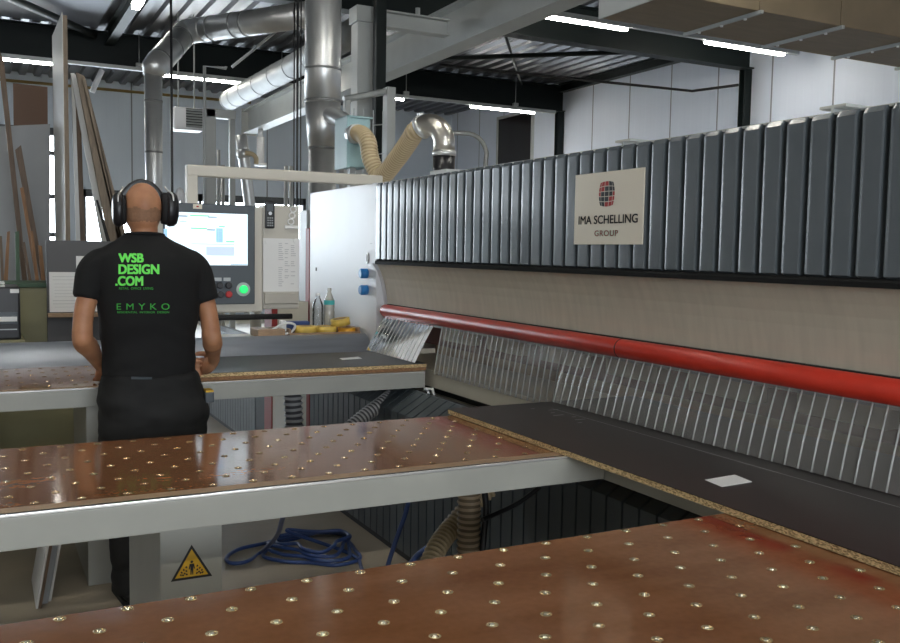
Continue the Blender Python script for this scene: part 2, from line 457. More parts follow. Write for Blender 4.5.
# text as a mesh: returns verts (u,v in metres, height of capital = 1) and faces
def text_mesh(s, bold=0.0, spacing=1.0):
    cu = bpy.data.curves.new('txt', 'FONT'); cu.body = s; cu.size = 1.0
    cu.space_character = spacing; cu.resolution_u = 4
    o = bpy.data.objects.new('txt', cu); COL.objects.link(o)
    dg = bpy.context.evaluated_depsgraph_get()
    me = bpy.data.meshes.new_from_object(o.evaluated_get(dg))
    vs = [v.co.copy() for v in me.vertices]; fs = [list(p.vertices) for p in me.polygons]
    bpy.data.objects.remove(o); bpy.data.curves.remove(cu); bpy.data.meshes.remove(me)
    if bold:      # heavier strokes: the glyphs printed several times, slightly shifted
        v0, f0_, n = vs, fs, len(vs); vs = []; fs = []
        for k, (a, b) in enumerate(((-1, -.6), (1, -.6), (0, 0), (-1, .6), (1, .6))):
            vs += [V((v.x + a * bold, v.y + b * bold, 0)) for v in v0]; fs += [[i + n * k for i in f] for f in f0_]
    x0 = min(v.x for v in vs); x1 = max(v.x for v in vs); y0 = min(v.y for v in vs); y1 = max(v.y for v in vs)
    return [((v.x - x0) / (x1 - x0), (v.y - y0) / (y1 - y0)) for v in vs], fs
def put_text(mb, s, o, u, w, mi=0, bold=0.0, spacing=1.0, f=None):
    """text stretched over the parallelogram o, o+u, o+w"""
    vs, fs = text_mesh(s, bold, spacing)
    P = [V(o) + V(u) * a + V(w) * b for a, b in vs]
    if f: P = [f(p) for p in P]
    mb.add(P, fs, mi)

# ================================================================== SETTING
FZ = -0.05          # floor level
XW = 10.85          # right wall
YB = 21.0           # back wall
ZC = 5.05           # underside of the roof deck
mb = MB(); mb.box((-8, -6, FZ - 0.1), (XW + 0.2, YB + 0.2, FZ)); struct(mb.build('floor', 'floor'))
# roof deck: trapezoid ribs running away from the camera
mb = MB(); x = -8.0; prof = []
while x < XW:
    prof += [(x, ZC + 0.06), (x + 0.11, ZC + 0.06), (x + 0.14, ZC), (x + 0.25, ZC)]; x += 0.28
prof = prof + [(prof[-1][0], ZC + 0.1), (prof[0][0], ZC + 0.1)]
n = len(prof)
vs = [(p[0], -6, p[1]) for p in prof] + [(p[0], YB, p[1]) for p in prof]
mb.add(vs, [(i, i + 1, n + i + 1, n + i) for i in range(n - 3)])
mb.box((-8, -6, ZC + 0.09), (XW + 0.2, YB + 0.2, ZC + 0.16))
struct(mb.build('ceiling', 'deck'))
# right wall of white profiled sheet
mb = MB(); mb.box((XW, -6, FZ), (XW + 0.15, YB, ZC + 0.06)); struct(mb.build('wall_right', 'wallw'))
# back wall with two window openings
W1 = (-7.6, 1.62, 1.0, 4.02); W2 = (2.0, 6.95, 1.0, 2.78)
mb = MB()
def wallpiece(x0, x1, z0, z1): mb.box((x0, YB, z0), (x1, YB + 0.15, z1))
wallpiece(-8, W1[0], FZ, ZC + .06); wallpiece(W1[0], W1[1], FZ, W1[2]); wallpiece(W1[0], W1[1], W1[3], ZC + .06)
wallpiece(W1[1], W2[0], FZ, ZC + .06); wallpiece(W2[0], W2[1], FZ, W2[2]); wallpiece(W2[0], W2[1], W2[3], ZC + .06)
wallpiece(W2[1], XW, FZ, ZC + .06)
struct(mb.build('wall_back', 'wallg', merge=False))
# solid left wall; wall behind the camera with an unseen opening added for fill
mb = MB(); mb.box((-8.15, -6, FZ), (-8, YB, ZC + .06)); struct(mb.build('wall_left', 'wallp'))
RW = (-2.0, 3.0, 1.8, 3.2); mb = MB()
mb.box((-8.15, -6.15, FZ), (RW[0], -6, ZC + .06)); mb.box((RW[1], -6.15, FZ), (XW + .15, -6, ZC + .06)); mb.box((RW[0], -6.15, FZ), (RW[1], -6, RW[2])); mb.box((RW[0], -6.15, RW[3]), (RW[1], -6, ZC + .06))
struct(mb.build('wall_rear', 'wallp', merge=False))
def portal(name, loc, rot, sx, sy):
    l = bpy.data.lights.new(name, 'AREA'); l.shape = 'RECTANGLE'; l.size = sx; l.size_y = sy
    l.cycles.is_portal = True
    o = bpy.data.objects.new(name, l); COL.objects.link(o); o.location = loc; o.rotation_euler = rot; return o
portal('daylight_back_left', ((W1[0] + W1[1]) / 2, YB + .12, (W1[2] + W1[3]) / 2), (-math.pi / 2, 0, 0), W1[1] - W1[0], W1[3] - W1[2])
portal('daylight_back', ((W2[0] + W2[1]) / 2, YB + .12, (W2[2] + W2[3]) / 2), (-math.pi / 2, 0, 0), W2[1] - W2[0], W2[3] - W2[2])
portal('rear_fill_portal', ((RW[0] + RW[1]) / 2, -6.1, (RW[2] + RW[3]) / 2), (math.pi / 2, 0, 0), RW[1] - RW[0], RW[3] - RW[2])  # portal of the added rear opening, brightens faces turned to the camera
def window(name, W, nx, zs):
    x0, x1, z0, z1 = W
    fr = MB()
    fr.box((x0, YB - 0.02, z0), (x1, YB + .1, z0 + .07)); fr.box((x0, YB - 0.02, z1 - .16), (x1, YB + .1, z1))
    for i in range(nx + 1):
        xx = x0 + (x1 - x0 - .07) * i / nx; fr.box((xx, YB - .02, z0), (xx + .07, YB + .1, z1))
    for zz in zs: fr.box((x0, YB - .02, zz), (x1, YB + .1, zz + .09))
    o = struct(fr.build(name, 'winframe', merge=False))
    g = MB(); g.box((x0, YB + .05, z0), (x1, YB + .056, z1)); g.build('pane', 'glass', o)
window('window_1', W1, 7, (1.75, 2.55, 3.45))
window('window_2', W2, 4, ())
# high dark window in the right wall
mb = MB(); mb.box((XW - .03, 17.15, 2.2), (XW + .01, 18.6, 4.66)); wr = struct(mb.build('window_3', 'darkglass'))
mb = MB(); mb.box((XW - .05, 17.10, 2.2), (XW, 17.16, 4.7)); mb.box((XW - .05, 18.6, 2.2), (XW, 18.66, 4.7)); mb.box((XW - .05, 17.1, 4.66), (XW, 18.66, 4.72))
mb.build('window_frame', 'ltgrey', wr)
# rooflight sheet in the deck, far left
mb = MB(); mb.box((-1.2, 11.1, ZC - .012), (1.75, 15.8, ZC - .002)); o = struct(mb.build('trim_1', 'skylight'))
# yellow gas pipe along the head of the back wall
mb = MB(); mb.tube([(-1.5, YB - .1, 4.9), (5.6, YB - .1, 4.9)], .03, 8); struct(mb.build('trim_2', 'pipeyellow'))
# light wall-head trim, right wall and steel posts of the frame
def ibeam_x(x0, x1, y, z0, h, w, t=0.02, mi=0):
    m_ = MB()
    m_.box((x0, y - w / 2, z0), (x1, y + w / 2, z0 + t)); m_.box((x0, y - w / 2, z0 + h - t), (x1, y + w / 2, z0 + h))
    m_.box((x0, y - t / 2, z0 + t), (x1, y + t / 2, z0 + h - t)); return m_
def ibeam_y(y0, y1, x, z0, h, w, t=0.02):
    m_ = MB()
    m_.box((x - w / 2, y0, z0), (x + w / 2, y1, z0 + t)); m_.box((x - w / 2, y0, z0 + h - t), (x + w / 2, y1, z0 + h))
    m_.box((x - t / 2, y0, z0 + t), (x + t / 2, y1, z0 + h - t)); return m_
for i, (y, lb) in enumerate(((16.0, 'dark green steel roof beam farther back, above the farther lamp rail'), (10.83, 'dark green steel roof beam nearer the camera, behind the upper right lamp rail'))):
    o = ibeam_x(-8, XW - .02, y, 4.5, .52, .22).build('roof_beam', 'green', merge=False); tag(o, lb, 'roof beam', None)
    c = MB(); c.box((XW - .16, y - .06, FZ), (XW - .01, y - .045, 4.5)); c.box((XW - .16, y + .045, FZ), (XW - .01, y + .06, 4.5)); c.box((XW - .09, y - .045, FZ), (XW - .075, y + .045, 4.5))
    o = c.build('wall_column', 'green', merge=False)
    tag(o, ('slim dark green steel column on white wall, left one under the farther beam', 'dark green steel column on white wall, right one under the nearer beam')[i], 'column')
# purlins between the two beams and at the wall head
tag(ibeam_y(10.95, 15.88, 1.95, 4.80, .24, .14).build('purlin', 'green', merge=False), 'dark purlin along right side of the bluish rooflight, carrying a small lamp', 'roof beam')
tag(ibeam_y(10.95, 15.88, XW - .14, 4.88, .16, .14).build('purlin', 'green', merge=False), 'dark purlin at the top of the white right wall, between the two roof beams', 'roof beam')
def rod(name, lb, a, b, r, m, cat='rod', seg=8):
    q = MB(); q.tube([a, b], r, seg); return tag(q.build(name, m), lb, cat)
rod('brace_rod', 'thin dark brace rod slanting across the right roof bay from the nearer beam', (6.3, 11.0, 4.93), (9.7, 15.8, 4.93), .025, 'green', 'brace')
rod('brace_rod', 'dark flat brace running across the right roof bay towards the column head', (10.6, 11.0, 4.84), (5.2, 15.7, 4.84), .04, 'green', 'brace')
rod('brace_rod', 'dark brace bar crossing the bluish rooflight at upper left', (-1.6, 11.2, 4.9), (1.7, 15.7, 4.9), .06, 'green', 'brace')
pA = atX(600, 78, XW - .3); pB = atX(692, 91, XW - .3); pC = atX(738, 85, XW - .2)
q = MB(); q.tube([atZ(440, 65, 4.2), pB, pC], .022, 8); tag(q.build('pipe', 'blackpl'), 'thin dark pipe crossing under the right roof bay to a bend on the white wall', 'pipe')

# lamp rails with fluorescent fittings
def lamp_rail(lb, x0, x1, y, z):
    r_ = thing('lamp_rail', lb, 'lamp rail', (x0, y, z))
    m_ = MB(); m_.box((x0, y - .035, z + .045), (x1, y + .035, z + .10)); m_.build('rail', 'galvb', r_)
    x = x0 + .6
    while x < x1:
        h = MB(); h.tube([(x, y, z + .1), (x, y, ZC)], .008, 6); h.box((x - .05, y - .035, z + .11), (x + .05, y + .035, z + .17)); h.build('hanger', 'galvb', r_); x += 2.4
def lamp(lb, x0, x1, y, z, grp=None):
    r_ = thing('fluorescent_lamp', lb, 'lamp', (x0, y, z), grp)
    m_ = MB(); m_.box((x0, y - .045, z + .028), (x1, y + .045, z + .045)); m_.build('lamp_body', 'white', r_)
    t_ = MB(); t_.bbox((x0 + .01, y - .035, z - .004), (x1 - .01, y + .035, z + .028), .012); t_.build('lamp_tube', 'tube', r_)
lamp_rail('long grey lamp rail hung below the farther roof beam across the whole hall', -3, XW - .3, 15.85, 4.39)
lamp_rail('grey lamp rail hung at upper right in front of the nearer roof beam', 5.3, XW - .3, 9.62, 4.44)
lamp('lit fluorescent lamp at the far left edge, behind the tall leaning board', -.35, 1.15, 15.85, 4.39)
lamp('lit fluorescent lamp right of the silver duct elbow on the farther rail', 2.75, 4.22, 15.85, 4.39)
lamp('lit lamp mostly hidden by the grey crane post, only its right end showing', 5.70, 7.16, 15.85, 4.39)
lamp('lit fluorescent lamp above the steel pipe elbow, on the farther rail', 8.57, 10.05, 15.85, 4.39)
lamp('lit fluorescent lamp at top middle, left end of the nearer rail', 6.10, 7.48, 9.62, 4.44)
lamp('lit fluorescent lamp directly under the brown duct, near the white wall', 8.80, 10.28, 9.62, 4.44)
for yy in (4.6, -0.6):     # the hall's other lamp rails, overhead and behind the camera
    lamp_rail('grey lamp rail overhead, ' + ('just in front of the camera' if yy > 0 else 'behind the camera'), -5.5, XW - .3, yy, 4.44)
    for k in range(4 if yy > 0 else 5):
        lamp('fluorescent lamp on a rail overhead, outside the picture', -4.6 + 2.7 * k, -3.1 + 2.7 * k, yy, 4.44, 'lamps on the overhead rails')
o = MB().bbox((1.87, 12.5, 4.70), (1.97, 12.95, 4.795), .02).build('bulkhead_lamp', 'tube'); tag(o, 'small short lamp on the purlin at top left beside the rooflight', 'lamp')

# ================================================================ AIR TABLES
def P2(p):
    q = ROT.transposed() @ (V(p) - CAM)
    return (450 + FPX * q.x / -q.z, 321.5 - FPX * q.y / -q.z) if q.z < -.01 else (-999, -999)
def stud_mesh():
    m_ = MB()
    m_.lathe([(.0108, 0), (.0104, .0010), (.0078, .0010), (.0066, -.0006), (.0050, -.0006)], (0, 0, 0), 14, 0)
    m_.lathe([(.0050, -.0006), (.0040, .0010), (.0020, .0018), (.0001, .0020)], (0, 0, 0), 12, 1)
    return m_
stud_src = stud_mesh()
def air_table(lb, y0, y1, xr, xl, leg, leglab, grid, margin, ybr=None, edge=True, maxx=1.72):
    t = thing('air_table', lb, 'table', (0.5, (y0 + y1) / 2, FZ))
    yb = y0 + .028
    # front rail with its bright top lip
    m_ = MB(); m_.bbox((xl, y0, .812), (xr, y0 + .05, .894), .004); m_.build('front_rail', 'frame', t)
    m_ = MB(); m_.bbox((xl, y0 - .001, .894), (xr, y0 + .010, .9025), .002); m_.build('rail_lip', 'rim', t)
    m_ = MB(); m_.box((xl, y0 + .010, .865), (xr, yb, .872)); m_.box((xl, yb - .001, .872), (xr, yb + .001, .8992)); m_.build('slot', 'slot', t)
    m_ = MB(); m_.box((xl, yb + .045, .868), (xr, y1, .9)); m_.build('tabletop', 'top', t)
    m_ = MB(); m_.prism([(yb + .001, .87), (yb + .045, .87), (yb + .045, .9), (yb + .002, .8995), (yb + .001, .898)], 'x', xl, xr); m_.build('edge_band', 'bandw', t)
    m_ = MB(); m_.box((xl, yb + .03, .815), (xr, y1 - .02, .868)); m_.build('air_chamber', 'frame', t)
    lx0, lx1, ly0, ly1 = leg
    m_ = MB(); m_.bbox((lx0, ly0, FZ + .002), (lx1, ly1, .8145), .004); lg = m_.build('leg', 'frame', t)
    # air nozzles: the hundred that show largest are parts, the rest one part
    pts = []
    for (gx, gy, sgn) in grid:
        k = -2
        while True:
            x = gx - .1125 * k; k += 1
            if x < -.4: break
            if x > min(xr - .05, maxx): continue
            j = -3
            for j in range(-8, 9):
                y = gy + .1708 * j
                if yb + .03 < y < y1 - .012:
                    px = P2((x, y, .9))
                    if -margin < px[0] < 930 and px[1] < 670: pts.append((V((x, y, .9)) - CAM, x, y))
    pts.sort(key=lambda a: a[0].length)
    first = None; rest = MB()
    for i, (_, x, y) in enumerate(pts):
        if i < 100:
            if first is None:
                q = MB(); q.v = [p.copy() for p in stud_src.v]; q.f = stud_src.f; q.fm = stud_src.fm; q.sm = stud_src.sm
                first = q.build('air_nozzle', ['brass', 'hole']); o = first
            else:
                o = first.copy(); COL.objects.link(o)
            o.parent = t; o.location = V((x, y, .9005)) - t.location
        else:
            rest.add([p + V((x, y, .9005)) for p in stud_src.v], stud_src.f, 0, True)
    if rest.v:
        r_ = rest.build('air_nozzle_rows', ['brass', 'hole'], t); r_['kind'] = 'stuff'
    return t, lg
def warning_sign(lg, cx, y, z0, h, w):
    """triangle on the face of a leg: black border, yellow field, a person between rubble"""
    def tri(s, dy):
        c = z0 + h * .36
        return [(cx - w / 2 * s, y - dy, c + (z0 - c) * s), (cx + w / 2 * s, y - dy, c + (z0 - c) * s), (cx, y - dy, c + (z0 + h - c) * s)]
    m_ = MB()
    for s, d, mi in ((1.0, .0012, 0), (.80, .0018, 1)):
        f = tri(s, d); b = tri(s, 0.0); m_.add(f + b, [(0, 1, 2), (0, 3, 4, 1), (1, 4, 5, 2), (2, 5, 3, 0)], mi)
    e = y - .0024
    def poly(pl):
        n = len(pl); m_.add([(cx + a * w, e, z0 + b * h) for a, b in pl], [list(range(n))], 0)
    poly([(.035 * math.cos(a * .7), .505 + .042 * math.sin(a * .7)) for a in range(9)])               # head
    poly([(-.055, .45), (.055, .45), (.075, .30), (.05, .29), (.035, .38), (.035, .13), (.01, .13), (0, .27), (-.01, .13), (-.035, .13), (-.035, .38), (-.05, .29), (-.075, .30)])
    for s in (-1, 1):
        for (a, b) in ((.13, .36), (.19, .29), (.13, .25), (.24, .22), (.17, .18), (.12, .15), (.26, .15), (.21, .14)):
            poly([(s * (a - .025), b), (s * a, b - .03), (s * (a + .03), b + .01), (s * (a + .005), b + .045)])
    return lab(m_.build('warning_sticker', ['ink', 'signy'], lg, merge=False, recalc=False), 'yellow triangular warning sticker with a person between falling rubble')

t3, lg3 = air_table('nearest brown air table with brass nozzles, filling the bottom of the view', .90, 1.70, 1.83, -.9, (-.62, -.45, 1.0, 1.55), 0,
    ((1.633, 1.602, 1), (1.633 - .05625, 1.684, 1)), 40)
t2, lg2 = air_table('middle brown air table with brass nozzles, between operator and nearest table', 2.40, 3.21, 1.83, -.9, (.422, .590, 2.5, 3.08), 0,
    ((1.633, 2.581, 1), (1.633 - .05625, 2.666, 1)), 40)
warning_sign(lg2, .506, 2.5, .642, .096, .112)
t1, lg1 = air_table('far air table where the operator stands, carrying the grey chipboard', 4.46, 5.33, 2.163, -.9, (.432, .64, 4.50, 5.15), 0,
    ((.62, 4.60, 1), (.62 - .05625, 4.685, 1)), 10, maxx=.7)
warning_sign(lg1, .53, 4.50, .60, .096, .112)

# rail tying the tables to the saw, dark panel, boards
o = MB().bbox((1.832, .5, .808), (1.872, 3.21, .8985), .003).build('support_rail', 'frame'); tag(o, 'grey steel rail under the big dark panel, joining the two nearer tables', 'rail')
pnl = thing('chipboard_panel', 'big anthracite laminated chipboard sheet lying by the clear strip curtain', 'board', (1.675, .6, .9))
MB().box((1.676, .3, .902), (2.62, 3.24, .9195)).build('core', 'chip', pnl)
m_ = MB(); m_.box((1.675, .3, .9195), (2.62, 3.241, .9215)); lab(m_.build('laminate', 'panel', pnl), 'dark anthracite laminate face')
m_ = MB(); m_.box((2.078, .3, .9216), (2.0805, 3.1, .9219)); m_.build('pencil_line', 'galvb', pnl)
m_ = MB()
for k in range(7):
    a = V((1.99 + .025 * (k % 3), 2.78 + .055 * k, .922)); m_.box(a, a + V((.018 + .03 * (k % 2), .006, .0003)))
m_.build('pencil_marks', 'galvb', pnl, merge=False)
def paper(lb, pts, z):
    m_ = MB(); P = [V((a, b, z)) for a, b in pts]; m_.add([p for p in P] + [p + V((0, 0, .0012)) for p in P], [(3, 2, 1, 0), (4, 5, 6, 7), (0, 1, 5, 4), (1, 2, 6, 5), (2, 3, 7, 6), (3, 0, 4, 7)])
    tag(m_.build('label_sheet', 'paper'), lb, 'paper')
paper('white paper label on the big dark panel at right', ((1.802, 1.839), (1.922, 1.847), (1.938, 1.928), (1.814, 1.918)), .922)
b1 = thing('chipboard_panel', 'grey laminated chipboard under the operator\'s right hand, upper board of two', 'board', (.8, 4.5, .92))
MB().box((.80, 4.49, .9215), (2.185, 5.16, .939)).build('core', 'chip', b1)
lab(MB().box((.80, 4.489, .939), (2.186, 5.161, .941)).build('laminate', 'board', b1), 'grey laminate face')
o = MB().box((.79, 4.495, .9025), (2.185, 5.16, .921)).build('chipboard_panel', 'chipb'); tag(o, 'brown raw chipboard lying under the grey one on the far table', 'board')
paper('white paper label on the grey chipboard on the far table', ((1.805, 4.79), (1.932, 4.813), (1.945, 4.905), (1.815, 4.865)), .9412)
paper('small white slip by the operator\'s right hand', ((.975, 4.72), (1.02, 4.70), (1.05, 4.75), (1.0, 4.77)), .9412)
# sloped metal guard behind the far table
m_ = MB(); prof = []
for k in range(9):
    a = k / 8; prof.append((5.335 + .165 * a, .868 + .152 * math.sin(a * math.pi / 2) ** .9))
prof += [(5.505, 1.020), (5.51, 1.0)] + [(p[0] + .012, p[1] - .012) for p in prof[::-1]]
m_.prism(prof, 'x', -.9, 2.225, 0, True)
o = m_.build('metal_guard', 'sheet_metal'); tag(o, 'sloped bluish grey sheet metal guard along the back of the far table', 'guard')

# ================================================================ PANEL SAW
saw = thing('panel_saw', 'huge cream panel saw with ribbed slate covers along the right side', 'machine', (2.5, 3.0, FZ))
Y0, Y1 = .25, 5.28
# upper ribbed cover: one slat per rib
sm = MB(); x0 = 2.2
prof = [(x0 + .034, -.001), (x0 + .034, .0765), (x0 + .012, .0755), (x0 + .005, .0725), (x0 + .0016, .067), (x0 + .0003, .059), (x0, .050), (x0, .005), (x0 + .003, 0)]
NP = len(prof)
sm.prism(prof, 'z', 1.505, 1.958)
for za, zb_, ins in ((1.958, 1.974, .010), (1.505, 1.495, .016)):
    sm.add([(p[0], p[1], za) for p in prof] + [(p[0] + (ins if p[0] < x0 + .03 else 0), p[1], zb_) for p in prof], [(i, (i + 1) % NP, NP + (i + 1) % NP, NP + i) for i in range(NP)] + [tuple(range(NP, 2 * NP))])
s0 = sm.build('cover_slat', 'slat')
k = 0; y = Y1 - .074
while y > Y0:
    o = s0 if k == 0 else s0.copy()
    if k: COL.objects.link(o)
    o.parent = saw; o.location = V((0, y, 0)) - saw.location
    k += 1; y -= .09
MB().box((2.231, Y0, 1.49), (2.26, Y1, 1.962)).build('slat_backing', 'dark', saw)
MB().box((2.216, Y0, 1.970), (2.9, Y1, 1.9765)).build('top_plate', 'ltgrey', saw)
MB().prism([(2.199, 1.473), (2.26, 1.473), (2.26, 1.4995), (2.212, 1.4995), (2.204, 1.496), (2.199, 1.489)], 'y', Y0, Y1).build('bottom_strip', 'strip', saw)
prof = [(2.21, 1.477), (2.224, 1.456), (2.242, 1.422), (2.258, 1.384), (2.270, 1.342), (2.281, 1.285), (2.289, 1.23), (2.294, 1.17), (2.294, 1.14)]
prof2 = prof + [(2.36, 1.14), (2.36, 1.477)]
MB().prism(prof2, 'y', Y0, Y1, 0, False).build('recess_panel', 'recess', saw)
MB().box((2.36, Y0, 1.14), (2.9, Y1, 1.968)).build('beam_core', 'cream', saw)
# inside of the cutting zone, seen through the curtain
MB().box((2.225, Y0, .806), (2.80, Y1, .9)).build('bed', 'cream', saw)
MB().box((2.31, Y0, .75), (2.80, Y1, .806)).build('bed_slit', 'dark', saw)
MB().box((2.255, Y0, FZ), (2.80, Y1 + 1.4, .75)).build('base_body', 'cream', saw)
MB().box((2.63, Y0, .9), (2.66, Y1, 1.14)).build('inner_back', 'bandw', saw)
MB().bbox((2.46, Y0, .99), (2.60, Y1 - .1, 1.10), .01).build('pressure_beam', 'innerred', saw)
for k in range(8):
    yy = .75 + k * .52
    MB().bbox((2.40, yy, 1.04), (2.56, yy + .34, 1.13), .012).build('clamp_block', 'cream', saw)
# lower ribbed base cover with chamfered heads
lm = MB()
pr = [(1.95, FZ + .03), (1.95, .706), (2.10, .80), (2.115, .80), (2.115, FZ + .03)]
lm.prism(pr, 'y', 0, .078)
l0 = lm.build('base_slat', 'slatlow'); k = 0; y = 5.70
while y > Y0:
    o = l0 if k == 0 else l0.copy()
    if k: COL.objects.link(o)
    o.parent = saw; o.location = V((0, y, 0)) - saw.location
    k += 1; y -= .09
MB().prism([(1.962, FZ + .02), (1.962, .70), (2.105, .79), (2.16, .79), (2.16, FZ + .02)], 'y', Y0, 5.78).build('base_backing', 'dark', saw)
MB().box((1.952, Y0, FZ + .001), (2.2, 9.2, FZ + .04)).build('plinth', 'dark', saw)
# end door of the base with red posts, then more slats
MB().bbox((1.95, 5.80, FZ + .04), (1.985, 5.86, .86), .004).build('red_post', 'redp', saw)
MB().bbox((1.952, 5.86, FZ + .04), (2.2, 6.66, .91), .004).build('base_door', 'cream', saw)
MB().bbox((1.945, 6.66, FZ + .04), (1.99, 6.86, 1.13), .004).build('red_post', 'redp', saw)
MB().bbox((1.991, 6.665, FZ + .04), (2.232, 6.90, 1.16), .004).build('corner_panel', 'cream', saw)
MB().bbox((1.952, 6.86, FZ + .04), (2.2, 7.13, .86), .004).build('base_panel', 'green', saw)
lm = MB(); lm.prism([(1.95, FZ + .03), (1.95, .78), (1.97, .80), (2.1, .80), (2.1, FZ + .03)], 'y', 0, .078)
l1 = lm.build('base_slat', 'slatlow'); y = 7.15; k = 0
while y < 9.1:
    o = l1 if k == 0 else l1.copy()
    if k: COL.objects.link(o)
    o.parent = saw; o.location = V((0, y, 0)) - saw.location
    k += 1; y += .09
MB().box((1.97, 7.14, FZ + .03), (2.2, 9.15, .78)).build('base_backing', 'dark', saw)
# white end housing
MB().bbox((2.24, 5.505, .93), (2.9, 6.66, 1.985), .004).build('end_housing', 'white', saw)
hp = [(2.205, 1.978), (2.21, 1.477)] + prof[1:] + [(2.294, .93), (2.9, .93), (2.9, 1.978)]
MB().prism(hp, 'y', 5.2835, 5.35).build('end_plate', 'white', saw)
MB().bbox((2.236, 5.34, .93), (2.9, 5.50, 1.98), .003).build('end_column', 'white', saw)
for py_ in (273.5, 290):
    cc_ = atX(364, py_, 2.215); zz = cc_.z
    q = MB()
    q.tube([(2.242, cc_.y, zz), (2.195, cc_.y, zz)], .032, 20); q.tube([(2.195, cc_.y, zz), (2.185, cc_.y, zz)], [.032, .027], 20)
    kn = q.build('air_connector', 'blueconn', saw); lab(kn, 'round blue connector')
lk = atX(367.5, 258, 2.232); q = MB(); q.tube([(2.238, lk.y, lk.z), (2.228, lk.y, lk.z)], [(.036, .014)] * 2, 16); q.tube([(2.230, lk.y, lk.z), (2.226, lk.y, lk.z)], [(.024, .006)] * 2, 12, 1); q.build('door_lock', ['galv', 'slot'], saw)
q = MB(); q.box((2.236, 6.50, 1.40), (2.242, 6.515, 1.425)); q.build('door_lock', 'slot', saw)
q = MB(); q.box((2.2355, 5.37, 1.60), (2.237, 5.45, 1.604)); q.build('door_seam', 'ltgrey', saw)
MB().bbox((2.238, 6.67, .93), (2.5, 6.76, 1.72), .004).build('red_post', 'redp', saw)
MB().bbox((2.25, 6.77, .93), (2.6, 6.95, 1.86), .004).build('end_cabinet', 'ltgrey', saw)
MB().bbox((1.30, 5.53, .955), (2.232, 5.86, 1.004), .004).build('shelf', 'cream', saw)
MB().bbox((2.0, 5.53, .80), (2.2, 5.79, .955), .004).build('shelf_bracket', 'cream', saw)
# I-beam stubs on top of the saw
for (y, lb) in ((3.43, 0), (2.26, 1)):
    m_ = ibeam_x(2.66, 2.92, y, 1.972, .115, .11, .010)
    m_.build('beam_stub', 'crane', saw, merge=False)

# clear strip curtain hung from the red tube
cu = thing('strip_curtain', 'red tube with clear ribbed plastic strip curtain along the saw', 'curtain', (2.26, 5.26, 1.183))
TX, TZ = 2.262, 1.184
q = MB(); q.tube([(TX, 5.25, TZ), (TX, .3, TZ)], .038, 28); q.build('tube', 'red', cu)
q = MB(); q.tube([(TX, 5.268, TZ), (TX, 5.262, TZ), (TX, 5.249, TZ)], [.022, .034, .038], 28); q.build('end_cap', 'red', cu)
q = MB(); q.tube([(TX, 2.884, TZ), (TX, 2.878, TZ)], .0386, 28); q.build('tube_joint', 'slot', cu)
q = MB(); q.box((TX + .010, .3, TZ + .034), (TX + .03, 5.25, TZ + .041)); q.build('tube_seal', 'slot', cu)
q = MB(); q.box((TX - .012, .3, TZ - .048), (TX + .004, 5.25, TZ - .034)); q.build('strip_clamp', 'galvb', cu)
def strip(ya, top, bot, skew=0.0, w=.0485, bulge=.003):
    """one PVC strip: a thin curved sheet with a thicker rib at each edge"""
    N = 6; m_ = MB(); A = V((top[0], ya, top[1])); B = V((bot[0], ya + skew, bot[1]))
    nrm = (B - A).cross(V((0, 1, 0))).normalized()
    if nrm.x > 0: nrm = -nrm
    vs = []; th = .0022
    for i in range(N + 1):
        t = i / N; c = A.lerp(B, t) + nrm * (bulge * math.sin(math.pi * t))
        for s in (0, 1):
            for e in (0, 1): vs.append(c + V((0, -w * s, 0)) + nrm * (th * e))
    fs = []
    for i in range(N):
        a = i * 4; b = a + 4
        fs += [(a + 1, a + 3, b + 3, b + 1)]
    m_.add(vs, fs, 0, True)
    rp = [A.lerp(B, i / N) + nrm * (bulge * math.sin(math.pi * i / N) + .002) + V((0, -.002, 0)) for i in range(N + 1)]
    m_.tube(rp, (.0026, .0046), 6, 1)
    return m_
y = 5.24; k = 0
while y > .32:
    j = random.uniform(-.35, .35)
    if y > 4.545: top, bot, sk = (TX - .008, TZ - .036), (2.128 + .004 * j, .9425), -.02
    elif y > 3.255: top, bot, sk = (TX - .008, TZ - .036), (2.215 + .003 * j, .884 + .003 * j), .012
    else: top, bot, sk = (TX - .008, TZ - .036), (2.168 + .003 * j, .9235), -.02
    if not (4.46 < y < 4.545):
        strip(y, top, bot, sk).build('strip', ['curtain', 'rib'], cu)
    y -= .0502; k += 1

